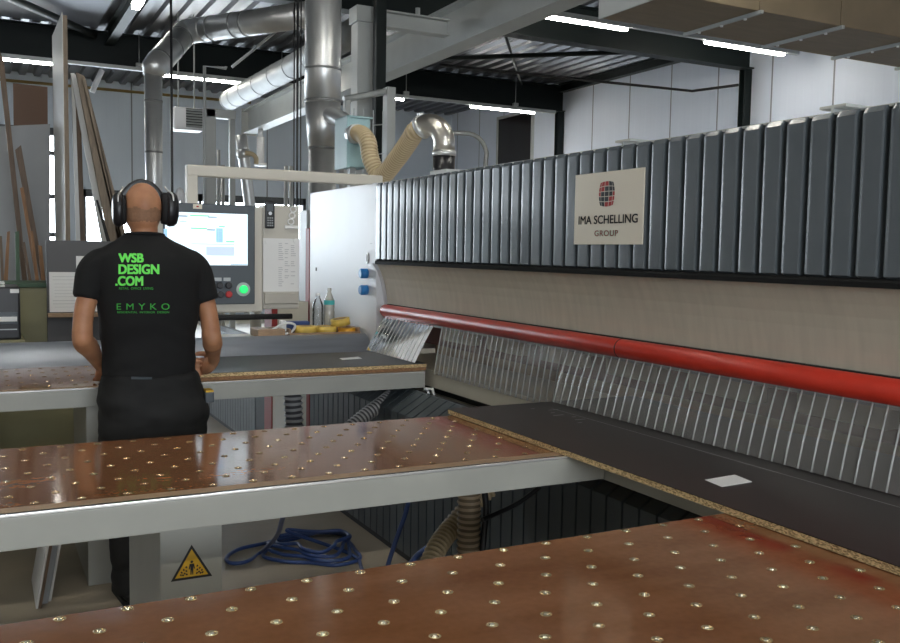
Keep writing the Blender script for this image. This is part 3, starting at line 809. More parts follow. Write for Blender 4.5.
# sign on the slats
sg = thing('sign_plate', 'square cream company sign with red and black globe emblem on slate ribs', 'sign', (2.19, 2.88, 1.735))
SX = 2.194
q0 = atX(573.7, 244.5, SX); q1 = atX(644.6, 167.2, SX); SY1, SY0, SZ0, SZ1 = q0.y, q1.y, q0.z, q1.z
MB().bbox((SX, SY0, SZ0), (2.1992, SY1, SZ1), .001).build('plate', 'signw', sg)
def sgn(u, v): return V((SX - .0008, SY1 - (SY1 - SY0) * u, SZ0 + (SZ1 - SZ0) * v))
m_ = MB()
gx, gz, gw, gh = .49, .695, .118, .178
rows = 5; cols = 5
for r in range(rows):
    for c in range(cols):
        def bar(a, b):
            # barrel shape: a,b in -1..1
            sq = math.sqrt(max(0.0, 1 - (b * .62) ** 2)); tq = math.sqrt(max(0.0, 1 - (a * .45) ** 2))
            return (gx + gw * a * sq * (1.0), gz + gh * b * tq)
        a0 = math.sin(math.radians(-78 + 156 * (c + .06) / cols)); a1 = math.sin(math.radians(-78 + 156 * (c + .94) / cols))
        b0 = -1 + 2 * (r + .07) / rows; b1 = -1 + 2 * (r + .93) / rows
        pat = ["KKRRR", "KKKRR", "RKKKR", "RRKKK", "RRRKK"][r]
        mi = 1 if pat[c] == 'R' else 0
        P = []
        for t in range(4): P.append(bar(a0 + (a1 - a0) * t / 3, b0))
        for t in range(4): P.append(bar(a1, b0 + (b1 - b0) * t / 3))
        for t in range(4): P.append(bar(a1 + (a0 - a1) * t / 3, b1))
        for t in range(4): P.append(bar(a0, b1 + (b0 - b1) * t / 3))
        m_.add([sgn(*p) for p in P], [list(range(16))], mi)
m_.build('emblem', ['ink', 'inkred'], sg, recalc=False)
m_ = MB(); o_ = sgn(.07, .285); put_text(m_, 'IMA SCHELLING', o_, sgn(.935, .285) - o_, sgn(.07, .405) - o_, 0, .022); m_.build('lettering', 'ink', sg, recalc=False)
m_ = MB(); o_ = sgn(.325, .115); put_text(m_, 'GROUP', o_, sgn(.67, .115) - o_, sgn(.325, .195) - o_, 0, .008, 1.1); m_.build('lettering', 'inkred', sg, recalc=False)

# ================================================================ TERMINAL
TY = 5.75
def tq(px, py): return atY(px, py, TY)
tl = tq(163, 202); br = tq(255, 304); rr = tq(301, 206); rb = tq(298, 309)
tx0, tx1, tx2 = tl.x, br.x, rr.x; tz0, tz1 = br.z, tl.z
ter = thing('control_terminal', 'control terminal with lit screen and buttons on a swivel arm', 'control panel', ((tx0 + tx1) / 2, TY, tz0))
MB().bbox((tx0 - .05, TY + .012, tz0 - .055), (tx1 + .055, TY + .13, tz1 - .006), .012).build('housing', 'termcream', ter)
MB().bbox((tx0, TY, tz0), (tx1, TY + .02, tz1), .006).build('front_plate', 'bezel', ter)
MB().bbox((tx1 + .06, TY + .03, rb.z), (tx2, TY + .13, rr.z + .0), .008).build('side_box', 'termcream', ter)
s0_ = tq(165, 211.5); s1_ = tq(247.5, 265.5)
MB().box((s0_.x, TY - .002, s1_.z), (s1_.x, TY + .004, s0_.z)).build('screen', 'screen', ter)
sw = s1_.x - s0_.x; sh = s0_.z - s1_.z
m_ = MB()
def sr(u0, v0, u1, v1, mi, d=.0025): m_.box((s0_.x + sw * u0, TY - d, s0_.z - sh * v1), (s0_.x + sw * u1, TY - d + .0004, s0_.z - sh * v0), mi)
def px_r(x0, y0, x1, y1, mi, d=.0025):
    sr((x0 - 165) / 82.5, (y0 - 211.5) / 54, (x1 - 165) / 82.5, (y1 - 211.5) / 54, mi, d)
px_r(178, 214.6, 187, 216.2, 2); px_r(179, 220, 186, 222, 1); px_r(189, 214, 208, 215.2, 3); px_r(207, 215, 216, 216.4, 2)
px_r(190, 227, 206, 228.3, 3); px_r(206, 228, 214, 229.6, 2)

px_r(218, 224.5, 224, 225.8, 3); px_r(225, 240, 234, 241.4, 3); px_r(190, 243, 234, 244.2, 1)
for i in range(5): px_r(212 + i * 5.4, 214, 212.3 + i * 5.4, 241, 1)
for i in range(4): px_r(212, 216 + i * 7, 234, 216.3 + i * 7, 1)
px_r(230, 264.2, 247, 265.2, 2)
SG = ['scrblue', 'scrgrey', 'scrdark', 'scrgreen', 'screen', 'scrgrey']
m_.build('screen_text', SG, ter, merge=False)
m_ = MB(); px_r(215.2, 227, 222, 241.7, 0); m_.build('highlighted_column', SG, ter)
m_ = MB(); px_r(205, 246, 234, 255.5, 5); m_.build('grey_field', SG, ter)
m_ = MB(); px_r(163.5, 229, 167, 237, 0); m_.build('blue_icon', SG, ter)
a = tq(193, 204); b = tq(202, 209); m_ = MB(); m_.box((a.x, TY - .003, b.z), (b.x, TY + .001, a.z)); m_.box((a.x + .02, TY - .004, b.z + .01), (b.x - .02, TY - .0028, a.z - .01), 1)
m_.build('badge', ['signw', 'inkred'], ter)
for (px, py, mt, r_, rg) in ((219.5, 285.3, 'blackpl', .021, 1), (228.2, 285.3, 'blackpl', .021, 1), (220, 294.5, 'blackpl', .021, 1), (228.4, 294.3, 'redbut', .021, 1), (243.2, 289.3, 'greenlit', .026, 2)):
    c = tq(px, py); q = MB()
    q.tube([c + V((0, .001, 0)), c + V((0, -.006, 0))], r_ * 1.28, 20, 0)
    if rg == 2: q.tube([c + V((0, .001, 0)), c + V((0, -.003, 0))], r_ * 1.7, 24, 0)
    q.tube([c + V((0, -.006, 0)), c + V((0, -.022, 0)), c + V((0, -.025, 0))], [r_, r_, r_ * .8], 20, 1)
    o = q.build('push_button', ['galvb' if rg == 2 else 'bezel', mt], ter)
    if mt != 'blackpl': lab(o, 'red push button' if mt == 'redbut' else 'lit green push button')
for k, px in enumerate((217.5, 226.5)):
    a = tq(px - 3, 277.6); b = tq(px + 4, 281)
    MB().box((a.x, TY - .002, b.z), (b.x, TY + .001, a.z)).build('button_label', 'galvb', ter)
# keyboard rail below
a = tq(222, 317); b = tq(289, 315.5)
q = MB(); q.tube([(a.x - .25, TY - .06, a.z), (b.x, TY - .06, b.z)], .018, 12); q.build('grab_bar', 'blackmat', ter)
q = MB(); q.box((tx0 + .1, TY - .06, tz0 - .09), (tx0 + .13, TY + .08, tz0 - .05)); q.box((tx1 - .05, TY - .06, tz0 - .09), (tx1 - .02, TY + .08, tz0 - .05)); q.build('bar_bracket', 'galvb', ter, merge=False)
# swivel arm
AYY = 5.87
a = atY(187, 164, AYY); b = atY(198, 175.5, AYY); c = atY(390, 175, AYY); d = atY(390, 185.5, AYY)
q = MB(); q.bbox((a.x, AYY, b.z - .004), (2.50, AYY + .07, a.z), .01); q.bbox((a.x, AYY, tz1 - .2), (b.x, AYY + .07, b.z), .006); q.bbox((2.40, AYY, 1.986), (2.50, AYY + .07, b.z), .004)
q.build('swivel_arm', 'termcream', ter, merge=False)
# things clipped to the terminal's side
sy = TY + .03
c0 = atY(264.5, 200.5, sy); c1 = atY(274, 228.5, sy)
ph = thing('cordless_phone', 'black cordless phone clipped to the terminal side', 'phone', ((c0.x + c1.x) / 2, sy, c1.z))
MB().bbox((c0.x, sy - .022, c1.z), (c1.x, sy - .002, c0.z), .009).build('phone_body', 'blackpl', ph)
w = c1.x - c0.x; h = c0.z - c1.z
MB().box((c0.x + w * .2, sy - .0235, c1.z + h * .62), (c1.x - w * .2, sy - .0215, c0.z - h * .12)).build('display', 'bezel', ph)
q = MB()
for r_ in range(4):
    for c_ in range(3): q.box((c0.x + w * (.2 + .22 * c_), sy - .0235, c1.z + h * (.08 + .09 * r_)), (c0.x + w * (.36 + .22 * c_), sy - .0215, c1.z + h * (.13 + .09 * r_)))
q.build('keypad', 'seam', ph, merge=False)
q = MB(); q.tube([(c0.x + w / 2, sy - .021, c1.z + h * .54), (c0.x + w / 2, sy - .0245, c1.z + h * .54)], w * .18, 14); q.build('navigation_key', 'galv', ph)
a = atY(263, 238, sy); b = atY(299, 291.5, sy)
nt_ = thing('note_sheet', 'white printed note sheet held by magnets on the terminal side', 'paper', ((a.x + b.x) / 2, sy, b.z))
MB().box((a.x, sy - .004, b.z), (b.x, sy - .002, a.z)).build('sheet', 'paper', nt_)
q = MB()
for i in range(3):
    for j in range(22):
        if random.random() < .75:
            x = a.x + (b.x - a.x) * (.42 + .17 * i); z = a.z - (a.z - b.z) * (.10 + .038 * j); q.box((x, sy - .0046, z), (x + .02 + .015 * random.random(), sy - .004, z + .005))
q.build('printed_lines', 'papergrey', nt_, merge=False)
for (px, py) in ((267, 241.5), (295.5, 241)):
    c = atY(px, py, sy); q = MB(); q.tube([c + V((0, -.004, 0)), c + V((0, -.014, 0))], .017, 16)
    tag(q.build('magnet', 'paper'), 'round white magnet holding the note sheet, ' + ('left' if px < 280 else 'right') + ' corner', 'magnet')
c0 = atY(283, 207, sy); c1 = atY(298, 229, sy)
hk = thing('hook_strip', 'white hook strip with round loops at the top right of the terminal side', 'hook', ((c0.x + c1.x) / 2, sy, c1.z))
MB().bbox((c0.x + .01, sy - .012, c1.z), (c1.x, sy - .002, c1.z + .022), .004).build('base_plate', 'paper', hk)
q = MB()
for i in range(3):
    cc = V((c0.x + .05 + .008 * i, sy - .008, c1.z + .045 + .04 * i)); q.tube([cc + V((.02 * math.cos(t * math.pi / 6), 0, .018 * math.sin(t * math.pi / 6))) for t in range(12)], .005, 6, closed=True)
q.build('loop', 'paper', hk)
a = atY(264, 293, sy); b = atY(298, 304, sy)
m_ = MB(); m_.prism([(sy - .03, a.z - .002), (sy - .002, a.z), (sy - .002, b.z), (sy - .02, b.z + .006)], 'x', a.x, b.x - .005)
m_.build('document_pocket', 'termcream', ter)

# ----------------------------------------------------------- shelf clutter
SH = 1.004
a = atY(297, 334, 5.56); b = atY(368, 333, 5.56)
tr = thing('wooden_tray', 'shallow wooden tray of tape rolls on the ledge behind the guard', 'tray', (2.0, 5.66, SH))
tx0_, tx1_ = 1.74, 2.215
q = MB(); q.box((tx0_, 5.55, SH + .001), (tx1_, 5.80, SH + .010)); q.build('tray_base', 'wood', tr)
q = MB(); q.box((tx0_, 5.55, SH + .010), (tx1_, 5.56, SH + .024)); q.box((tx0_, 5.79, SH + .010), (tx1_, 5.80, SH + .05)); q.box((tx0_, 5.56, SH + .010), (tx0_ + .01, 5.79, SH + .05)); q.box((tx1_ - .01, 5.56, SH + .010), (tx1_, 5.79, SH + .05))
q.build('tray_rim', 'bandw', tr, merge=False)
TB = SH + .0105
def roll(lb, c, R_, h, m, tilt=0):
    M = Matrix.Rotation(tilt, 3, 'Y')
    q = MB(); q.lathe([(R_ * .72, 0), (R_, 0), (R_, h), (R_ * .72, h), (R_ * .72, 0)], c, 28, 0, M)
    q.lathe([(R_ * .66, .001), (R_ * .72, .001), (R_ * .72, h - .001), (R_ * .66, h - .001), (R_ * .66, .001)], c, 28, 1, M)
    t = thing('tape_roll', lb, 'tape roll', c, 'tape rolls in the tray')
    q.build('tape', [m, 'bandw'], t)
roll('yellow tape roll lying flat in the tray, leftmost one', (1.865, 5.62, TB), .070, .052, 'yellow')
roll('yellow tape roll lying flat in the tray, second from the left', (2.005, 5.625, TB), .068, .048, 'yellow')
roll('orange tape roll lying flat in the tray under the tilted one', (2.148, 5.63, TB), .058, .034, 'orange')
roll('yellow tape roll tilted on top of the orange one', (2.108, 5.63, TB + .050), .064, .045, 'yellow', -.17)
def bottle(lb, x, y, H, R_, m, label=None):
    t = thing('bottle', lb, 'bottle', (x, y, TB), 'bottles behind the tape rolls')
    q = MB(); q.lathe([(.001, 0), (R_ * .9, 0), (R_, .01), (R_, H * .45), (R_ * .93, H * .5), (R_, H * .55), (R_ * .97, H * .7), (R_ * .6, H * .83), (R_ * .36, H * .9), (R_ * .36, H * .95)], (x, y, TB), 24); q.build('bottle_body', m, t)
    q = MB(); q.lathe([(R_ * .42, H * .94), (R_ * .42, H), (.001, H)], (x, y, TB), 18); q.build('cap', 'paper' if label is None else 'bottlemilk', t)
    if label: q = MB(); q.lathe([(R_ * 1.01, H * .62), (R_ * 1.02, H * .63), (R_ * 1.0, H * .72)], (x, y, TB), 24); q.build('bottle_label', label, t)
bottle('clear empty bottle standing left of the taller bottle', 1.99, 5.745, .255, .036, 'bottle', None)
bottle('tall cloudy bottle with teal label behind the tape rolls', 2.07, 5.75, .29, .036, 'bottlemilk', 'teallabel')
t = thing('cable_bundle', 'white cable and blue plugs heaped at the left end of the wooden tray', 'cable', (1.70, 5.64, SH))
q = MB(); q.tube(smooth_path([(1.60, 5.62, SH + .012), (1.66, 5.60, SH + .055), (1.73, 5.60, SH + .085), (1.79, 5.61, SH + .07), (1.76, 5.60, SH + .025), (1.68, 5.59, SH + .012)]), .008, 8); q.build('cable', 'paper', t)
q = MB(); q.bbox((1.62, 5.63, SH + .001), (1.70, 5.70, SH + .05), .006); q.build('plug', 'bluehose', t)
q = MB(); q.bbox((1.70, 5.61, SH + .03), (1.735, 5.66, SH + .10), .006, 0); q.build('socket', 'paper', t)
o = MB().bbox((1.56, 5.57, SH + .001), (1.735, 5.76, SH + .05), .006).build('cardboard_box', 'bandw'); tag(o, 'small tan box at the left end of the ledge below the terminal', 'box')
o.location.x -= .02
q = MB(); q.bbox((1.77, 5.72, TB), (1.93, 5.785, TB + .075), .015); tag(q.build('cloth', 'bluehose'), 'dark blue rag behind the left tape rolls', 'rag')

# ------------------------------------------------------- below the tables
def hosething(name, lb, pts, r, m, cat='hose', pitch=.012, depth=.004, seg=16):
    P, R_ = ribbed(smooth_path(pts, 10), r, pitch, depth)
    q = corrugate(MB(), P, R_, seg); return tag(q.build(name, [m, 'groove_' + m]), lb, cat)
def plain(name, lb, pts, r, m, cat='cable', seg=8):
    q = MB(); q.tube(smooth_path(pts, 10), r, seg); return tag(q.build(name, m), lb, cat)
def B(px, py, y): return tuple(atY(px, py, y))
hosething('extraction_hose', 'brown ribbed extraction hose hanging straight under the middle table', [B(469, 488, 2.86), B(469, 520, 2.86), B(468.5, 550, 2.86), B(469, 600, 2.86)], .041, 'hosedk', depth=.004, pitch=.022)
hosething('extraction_hose', 'pale ribbed hose bending down beside the brown one', [B(489, 488, 3.0), B(474, 502, 3.0), B(452, 527, 2.98), B(435, 552, 2.9), B(422, 590, 2.8)], .036, 'hosebeige', depth=.004, pitch=.020)
hosething('extraction_hose', 'grey ribbed hose hanging in front of the cream door under the far table', [B(293, 385, 5.0), B(293, 402, 5.0), B(294, 420, 5.0), B(294, 445, 5.0)], .050, 'hosegrey', depth=.007, pitch=.032)
hosething('extraction_hose', 'grey ribbed hose slanting over the base cover under the far table', [B(412, 392, 4.75), B(397, 393, 4.72), B(382, 403, 4.65), B(362, 418, 4.6), B(330, 445, 4.55)], .037, 'hosegrey', depth=.005, pitch=.022)
plain('power_cable', 'thick black cable hanging right of the brown hose', [B(483, 480, 2.84), B(486, 510, 2.84), B(483, 545, 2.82), B(482, 590, 2.8)], .012, 'blackpl')
plain('power_cable', 'black cable sagging to the right from the brown hose', [B(482, 520, 2.78), B(500, 512, 2.8), B(520, 502, 2.8), B(540, 487, 2.8)], .009, 'blackpl')
plain('air_hose', 'straight blue air line right of the coil', [B(410, 495, 3.4), B(405, 515, 3.4), B(396, 540, 3.4), B(388, 565, 3.4), B(380, 600, 3.3)], .010, 'bluehose', 'hose')
plain('air_hose', 'blue air line behind the pale ribbed hose', [B(440, 538, 3.35), B(428, 547, 3.3), B(415, 558, 3.3), B(405, 575, 3.2)], .012, 'bluehose', 'hose')
# blue hose coil on the floor
F = lambda px, py, dz=0.012: tuple(atZ(px, py, FZ) + V((0, 0, dz)))
pts = [B(283, 512, 3.2), B(282, 520, 3.4), B(276, 537, 4.0), F(262, 555, .02), F(246, 564), F(230, 565), F(227, 559), F(240, 551), F(262, 546)]
c = atZ(315, 551, FZ)
loops = []
for i in range(46):
    an = 2.6 + i * 2 * math.pi / 11.5; rr_ = .25 + .045 * math.sin(i * 1.7) - .028 * (i // 12)
    loops.append((c.x + rr_ * .95 * math.cos(an), c.y + rr_ * 1.05 * math.sin(an), FZ + .011 + .018 * (i // 12)))
plain('air_hose', 'coiled blue air hose lying on the concrete floor under the middle table', pts + [F(275, 543)] + loops + [F(350, 556), F(362, 572), F(370, 600)], .010, 'bluehose', 'hose', 10)
# small lever and hoses at the corner of the saw bed
lv = thing('valve_lever', 'bare metal lever valve with grey hoses at the saw bed corner', 'valve', B(431, 420, 4.40))
q = MB(); q.tube([B(424, 389, 4.38), B(433, 389, 4.38)], .008, 8); q.tube([B(432, 388, 4.38), B(436, 402, 4.36)], .009, 8); q.tube([B(426, 388, 4.39), B(431, 398, 4.38)], .007, 8); q.build('lever', 'galv', lv)
q = MB(); q.tube(smooth_path([B(430, 398, 4.4), B(427, 407, 4.4), B(428, 425, 4.4)]), .014, 10); q.tube(smooth_path([B(434, 402, 4.38), B(432, 410, 4.38), B(433, 425, 4.38)]), .012, 10); q.tube(smooth_path([B(436, 401, 4.37), B(439, 410, 4.37), B(438, 425, 4.37)]), .009, 8); q.build('valve_hose', 'hosegrey', lv)
# boards leaning below, left
def leaning(name, lb, quad, th, m, cat='board', edge=None):
    """a board given by four corner points (top-left, top-right, bottom-right, bottom-left); th is its thickness, away from the camera"""
    P = [V(p) for p in quad]; nn = (P[1] - P[0]).cross(P[3] - P[0]).normalized()
    if nn.dot(CAM - P[0]) > 0: nn = -nn
    q = MB(); q.add(P + [p + nn * th for p in P], [(0, 1, 2, 3), (7, 6, 5, 4), (0, 4, 5, 1), (1, 5, 6, 2), (2, 6, 7, 3), (3, 7, 4, 0)])
    return tag(q.build(name, m), lb, cat)
zf = FZ + .002
n0 = atZ(36, 609, zf); far = atZ(31.5, 580, zf); up = atY(47, 546, n0.y)
sl = (up.x - n0.x) / (up.z - n0.z); LN = far.y - n0.y
def offcut(lb, dx, th, top, m, dy=0.0, ln=LN):
    x0 = n0.x + dx; h = top - zf; y0 = n0.y + dy
    a = [V((x0, y0, zf)), V((x0 + th, y0, zf)), V((x0 + th + sl * h, y0, top)), V((x0 + sl * h, y0, top))]
    q = MB(); q.add(a + [p + V((0, ln, 0)) for p in a], [(0, 1, 2, 3), (7, 6, 5, 4), (0, 4, 5, 1), (1, 5, 6, 2), (2, 6, 7, 3), (3, 7, 4, 0)])
    return tag(q.build('offcut_board', m), lb, 'board')
offcut('white faced offcut leaning to the right under the middle table, leftmost', 0, .008, .60, 'whitesheet')
offcut('brown edged offcut leaning close behind the leftmost white one', .010, .012, .60, 'wooddk')
offcut('grey offcut leaning in the middle of the boards under the middle table', .026, .026, .57, 'greysheet', .05)
offcut('narrow pale offcut leaning rightmost, next to the leg of the far table', .056, .010, .55, 'whitesheet', .07)

# ============================================================ LEFT BACKDROP
CY = 6.6
a = atY(-60, 283, CY); b = atY(118, 283, CY); zt = b.z
cab = thing('cabinet', 'olive green cabinet behind the far table at the left', 'cabinet', ((a.x + b.x) / 2, CY, FZ))
MB().bbox((a.x, CY, FZ + .002), (b.x, CY + .5, zt - .03), .005).build('body', 'olive', cab)
MB().bbox((a.x - .01, CY - .012, zt - .03), (b.x + .01, CY + .5, zt), .004).build('frame_top', 'greenp', cab)
# grey document board with its ledge and papers
DY = 6.45
a = atY(46, 240, DY); b = atY(150, 241, DY); c = atY(46, 313, DY)
db = thing('document_board', 'dark grey document board with papers behind the operator', 'board', ((a.x + b.x) / 2, DY, c.z))
MB().bbox((a.x, DY, c.z - .25), (b.x, DY + .03, a.z), .003).build('panel', 'doc', db)
MB().bbox((a.x, DY - .07, c.z - .025), (b.x, DY, c.z), .003).build('ledge', 'bandw', db)
MB().bbox((a.x + .3, DY + .01, FZ), (a.x + .36, DY + .1, c.z - .25), .003).build('post', 'greenp', db)
MB().bbox((b.x - .15, DY + .01, FZ), (b.x - .09, DY + .1, c.z - .25), .003).build('post', 'greenp', db)
def sheet(lb, x0, y0, x1, y1, yy, lines=True):
    p0 = atY(x0, y0, yy); p1 = atY(x1, y1, yy); t = thing('paper_sheet', lb, 'paper', ((p0.x + p1.x) / 2, yy, p1.z))
    MB().box((p0.x, yy - .004, p1.z), (p1.x, yy, p0.z)).build('sheet', 'paper', t)
    if lines:
        q = MB(); h = p0.z - p1.z
        for f_ in (.12, .2, .72, .8): q.box((p0.x + .02, yy - .0046, p0.z - h * f_), (p1.x - .02, yy - .004, p0.z - h * f_ + .003))
        for f_ in (.3, .38, .46, .54, .62, .88): q.box((p0.x + .03, yy - .0046, p0.z - h * f_), (p0.x + (p1.x - p0.x) * random.uniform(.5, .9), yy - .004, p0.z - h * f_ + .002))
        q.build('printed_lines', 'papergrey', t, merge=False)
sheet('large white printed drawing standing on the ledge of the document board', 49, 272, 98, 311.5, DY - .02)
sheet('white paper higher on the document board, half hidden by the operator', 76, 256, 110, 300, DY - .004, False)
# black plotter at the left edge
PY = 6.0
a = atY(-60, 286, PY); b = atY(20, 287, PY); z0 = .99
pr_ = thing('printer', 'black office printer at the left edge behind the far table', 'printer', (b.x - .2, PY, FZ))
MB().bbox((b.x - .55, PY, z0), (b.x, PY + .45, b.z), .012).build('printer_body', 'blackpl', pr_)
a = atY(0, 312, PY); c = atY(18, 324, PY)
MB().bbox((a.x - .2, PY - .012, c.z), (c.x, PY + .02, a.z), .004).build('output_tray', 'bezel', pr_)
a = atY(3, 315, PY); c = atY(17, 321, PY)
MB().box((a.x - .1, PY - .03, c.z), (c.x, PY - .012, a.z - .01)).build('printed_page', 'paper', pr_)
a = atY(10, 289, PY); c = atY(19, 293, PY); MB().box((a.x, PY - .002, c.z), (c.x, PY + .002, a.z)).build('badge', 'paper', pr_)
MB().box((b.x - .55, PY - .004, atY(5, 330, PY).z), (b.x - .02, PY, atY(5, 329, PY).z)).build('drawer_gap', 'galvb', pr_)
MB().bbox((b.x - .6, PY - .01, z0 - .03), (b.x + .02, PY + .5, z0), .005).build('stand_top', 'olive', pr_)
MB().bbox((b.x - .6, PY - .01, FZ + .002), (atY(0, 420, PY).x, PY + .5, z0 - .03), .005).build('stand', 'olive', pr_)
q = MB()
for i in range(4): q.box((b.x - .5 + .02 * i, PY + .02 + .01 * i, b.z + .001 + .008 * i), (b.x - .08 - .03 * (i % 2), PY + .32, b.z + .008 + .008 * i))
tag(q.build('paper_stack', 'paper', merge=False), 'small stack of white paper on the black printer', 'paper')

# sheets and planks leaning behind the cabinet; feet on the floor behind it
def plank(lb, tl_, tr_, bl_, br_, Yt, Yb, th, m, name='leaning_plank', cat='plank', side=None):
    """pixel outline of the visible face at two depths, carried on down to the floor"""
    A, B_ = atY(*tl_, Yt), atY(*tr_, Yt); C_, D = atY(*bl_, Yb), atY(*br_, Yb)
    def down(p, q): t = (p.z - zf) / (p.z - q.z); return p.lerp(q, t)
    return leaning(name, lb, (A, B_, down(B_, D), down(A, C_)), th, m, cat)
plank('large grey sheet standing upright in the rack at far left', (-14, 127), (50, 124), (-8, 275), (50, 275), 8.6, 8.6, .03, 'greysheet', 'sheet_board', 'board')
plank('brown sheet standing behind the grey sheet, its top showing at far left', (13, 83), (47.5, 87), (14, 150), (48, 150), 8.75, 8.75, .03, 'brownsheet', 'sheet_board', 'board')
# tall board: plan outline from its top corners
zt = 3.25
ca = atZ(62, 12, zt); cb = atZ(70, 13, zt); cc_ = atZ(52, 36, zt)
tb = thing('tall_board', 'tallest board, pale grey faced, standing upright at upper left', 'board', (ca.x, ca.y, FZ))
dv = V((cc_.x - ca.x, cc_.y - ca.y, 0)); wv = V((cb.x - ca.x, cb.y - ca.y, 0)) * .62
g0 = [V((ca.x, ca.y, zf)), V((ca.x, ca.y, zf)) + wv * .12, V((ca.x, ca.y, zf)) + wv * .12 + dv, V((ca.x, ca.y, zf)) + dv]
def vprism(q, base, ztop): n = len(base); q.add(base + [V((p.x, p.y, ztop)) for p in base], [tuple(range(n))[::-1], tuple(range(n, 2 * n))] + [(i, (i + 1) % n, n + (i + 1) % n, n + i) for i in range(n)])
q = MB(); vprism(q, g0, zt); q.build('face_board', 'whitesheet', tb)
g1 = [p + wv * .13 for p in (g0[0], g0[0] + wv * .9, g0[0] + wv * .9 + dv, g0[0] + dv)]
q = MB(); vprism(q, g1, zt - .02); q.build('core_board', 'woodgr', tb)
plank('thin white edged board standing right of the tallest board', (71, 73), (74.5, 73), (76, 232), (80, 232), 7.75, 7.75, .03, 'whitesheet')
plank('dark brown board standing just right of the thin white edged one', (74.6, 90), (80, 96), (80, 232), (85, 232), 7.95, 7.95, .03, 'wooddk')
plank('white edged plank leaning left beside the broad brown plank', (70.5, 73), (78, 75), (100, 232), (106, 232), 7.55, 7.55, .03, 'whitesheet')
plank('broad brown plank leaning left, its top near the lamp rail', (76, 72), (84.5, 76), (107, 232), (125, 232), 7.40, 7.40, .035, 'woodgr')
plank('narrow pale strip resting on the broad brown plank', (82, 78), (86, 80), (91, 116), (93.5, 115), 7.375, 7.375, .02, 'woodgr', 'wood_strip', 'wood strip')
plank('long brown plank leaning at the far left edge', (-4, 40), (4, 62), (17, 232), (22, 232), 8.2, 8.2, .03, 'wooddk')
plank('dark plank leaning right of the long brown one, its top below the brown sheet', (15, 150), (21, 145), (32, 235), (37, 235), 8.08, 8.08, .03, 'wooddk')
plank('reddish plank leaning in front of the dark plank', (20, 188), (23.5, 187), (28, 235), (31.5, 235), 7.98, 7.98, .025, 'wood')
for i, (t0, t1, b0, b1, m, lb) in enumerate((
        ((-1, 236), (2, 236), (1, 277), (4, 277), 'wooddk', 'dark wooden strip at the very left edge of the sheet rack'),
        ((7, 232), (10, 231), (4, 277), (8, 277), 'wood', 'orange brown wooden strip leaning left in the rack above the printer'),
        ((15, 232), (19, 231), (16, 277), (20, 277), 'greenp', 'green painted strip standing between the wooden strips'),
        ((22, 242), (25, 242), (28, 277), (31, 277), 'wooddk', 'dark strip leaning right of the green one'),
        ((30, 231), (33, 231), (35, 277), (38.5, 277), 'wood', 'light brown strip leaning right in the rack'),
        ((38, 245), (42, 246), (41, 277), (45, 277), 'wood', 'short brown strip next to the document board'))):
    plank(lb, t0, t1, b0, b1, 7.3 + .06 * i, 7.3 + .06 * i, .02, m, 'wood_strip', 'wood strip')
plank('thin dark batten leaning behind the operator at ear height', (96, 200), (98, 200), (104, 230), (107, 230), 7.28, 7.28, .02, 'blackmat', 'batten', 'plank')

# ============================================================ HALL FITTINGS
def duct(q, pts, r, seg=24, seams=(), mi=0, flat=True):
    q.tube(pts, r, seg, mi)
    for s in seams:
        i, t = s; a = V(pts[i]); b = V(pts[i + 1]); d = (b - a).normalized(); c = a.lerp(b, t)
        rr_ = r if not isinstance(r, (list, tuple)) else r[i] + (r[i + 1] - r[i]) * t
        q.tube([c - d * .010, c + d * .010], rr_ + .004, seg, 1)
# big vertical duct with cone and branch
dx = atY(323, 60, 8).x; dyy = 8.0
vd = thing('extraction_duct', 'wide vertical galvanised duct rising behind the white end of the saw', 'duct', (dx, dyy, FZ))
z1 = atY(323, 104, 8).z; z2 = atY(323, 150, 8).z
q = MB(); duct(q, [(dx, dyy, ZC), (dx, dyy, 3.2), (dx, dyy, z1)], .163, 32, ((0, .6), (1, .05), (1, .93))); q.build('upper_pipe', ['galv', 'seam'], vd)
q = MB(); duct(q, [(dx, dyy, z1), (dx, dyy, z2)], [.163, .125], 32, ((0, .97),)); q.build('reducer', ['galv', 'seam'], vd)
q = MB(); duct(q, [(dx, dyy, z2), (dx, dyy, FZ)], .125, 32, ((0, .1),)); q.build('lower_pipe', ['galv', 'seam'], vd)
e = atY(353, 142, 6.75)
q = MB(); q.tube(smooth_path([(dx, dyy, atY(322, 112, 8).z), (dx + .05, dyy - .45, atY(330, 122, 7.6).z), tuple(atY(352, 142, 6.95))]), .075, 18); q.build('branch', 'galv', vd)
# pale teal filter box with flexible hose to the elbow on the saw
BY = 6.7
a = atY(348, 117, BY); b = atY(372, 168, BY)
fb = thing('filter_box', 'pale teal metal box on the branch of the vertical duct', 'box', ((a.x + b.x) / 2, BY, b.z))
MB().bbox((a.x, BY, b.z), (b.x - .02, BY + .25, a.z), .006).build('box_body', 'teal', fb)
MB().bbox((a.x - .012, BY - .012, b.z - .01), (a.x + .012, BY + .262, a.z + .012), .003).build('flange', 'teal', fb)
MB().bbox((a.x - .012, BY - .012, a.z), (b.x, BY + .262, a.z + .014), .003).build('lid', 'teal', fb)
hc = atY(354, 134, BY)
q = MB(); q.tube([hc + V((0, .01, 0)), hc + V((.0, -.07, -.005))], .075, 20); q.build('socket', 'galv', fb)
MB().box((a.x + .05, BY + .08, FZ), (a.x + .10, BY + .13, b.z)).build('stand', 'ltgrey', fb)
EY = 5.42
ec = atY(444, 160, EY)
el = thing('steel_elbow', 'polished steel pipe elbow standing on top of the saw', 'pipe', (ec.x, EY, 1.976))
R_ = .112; zb = atY(444, 144, EY).z; 
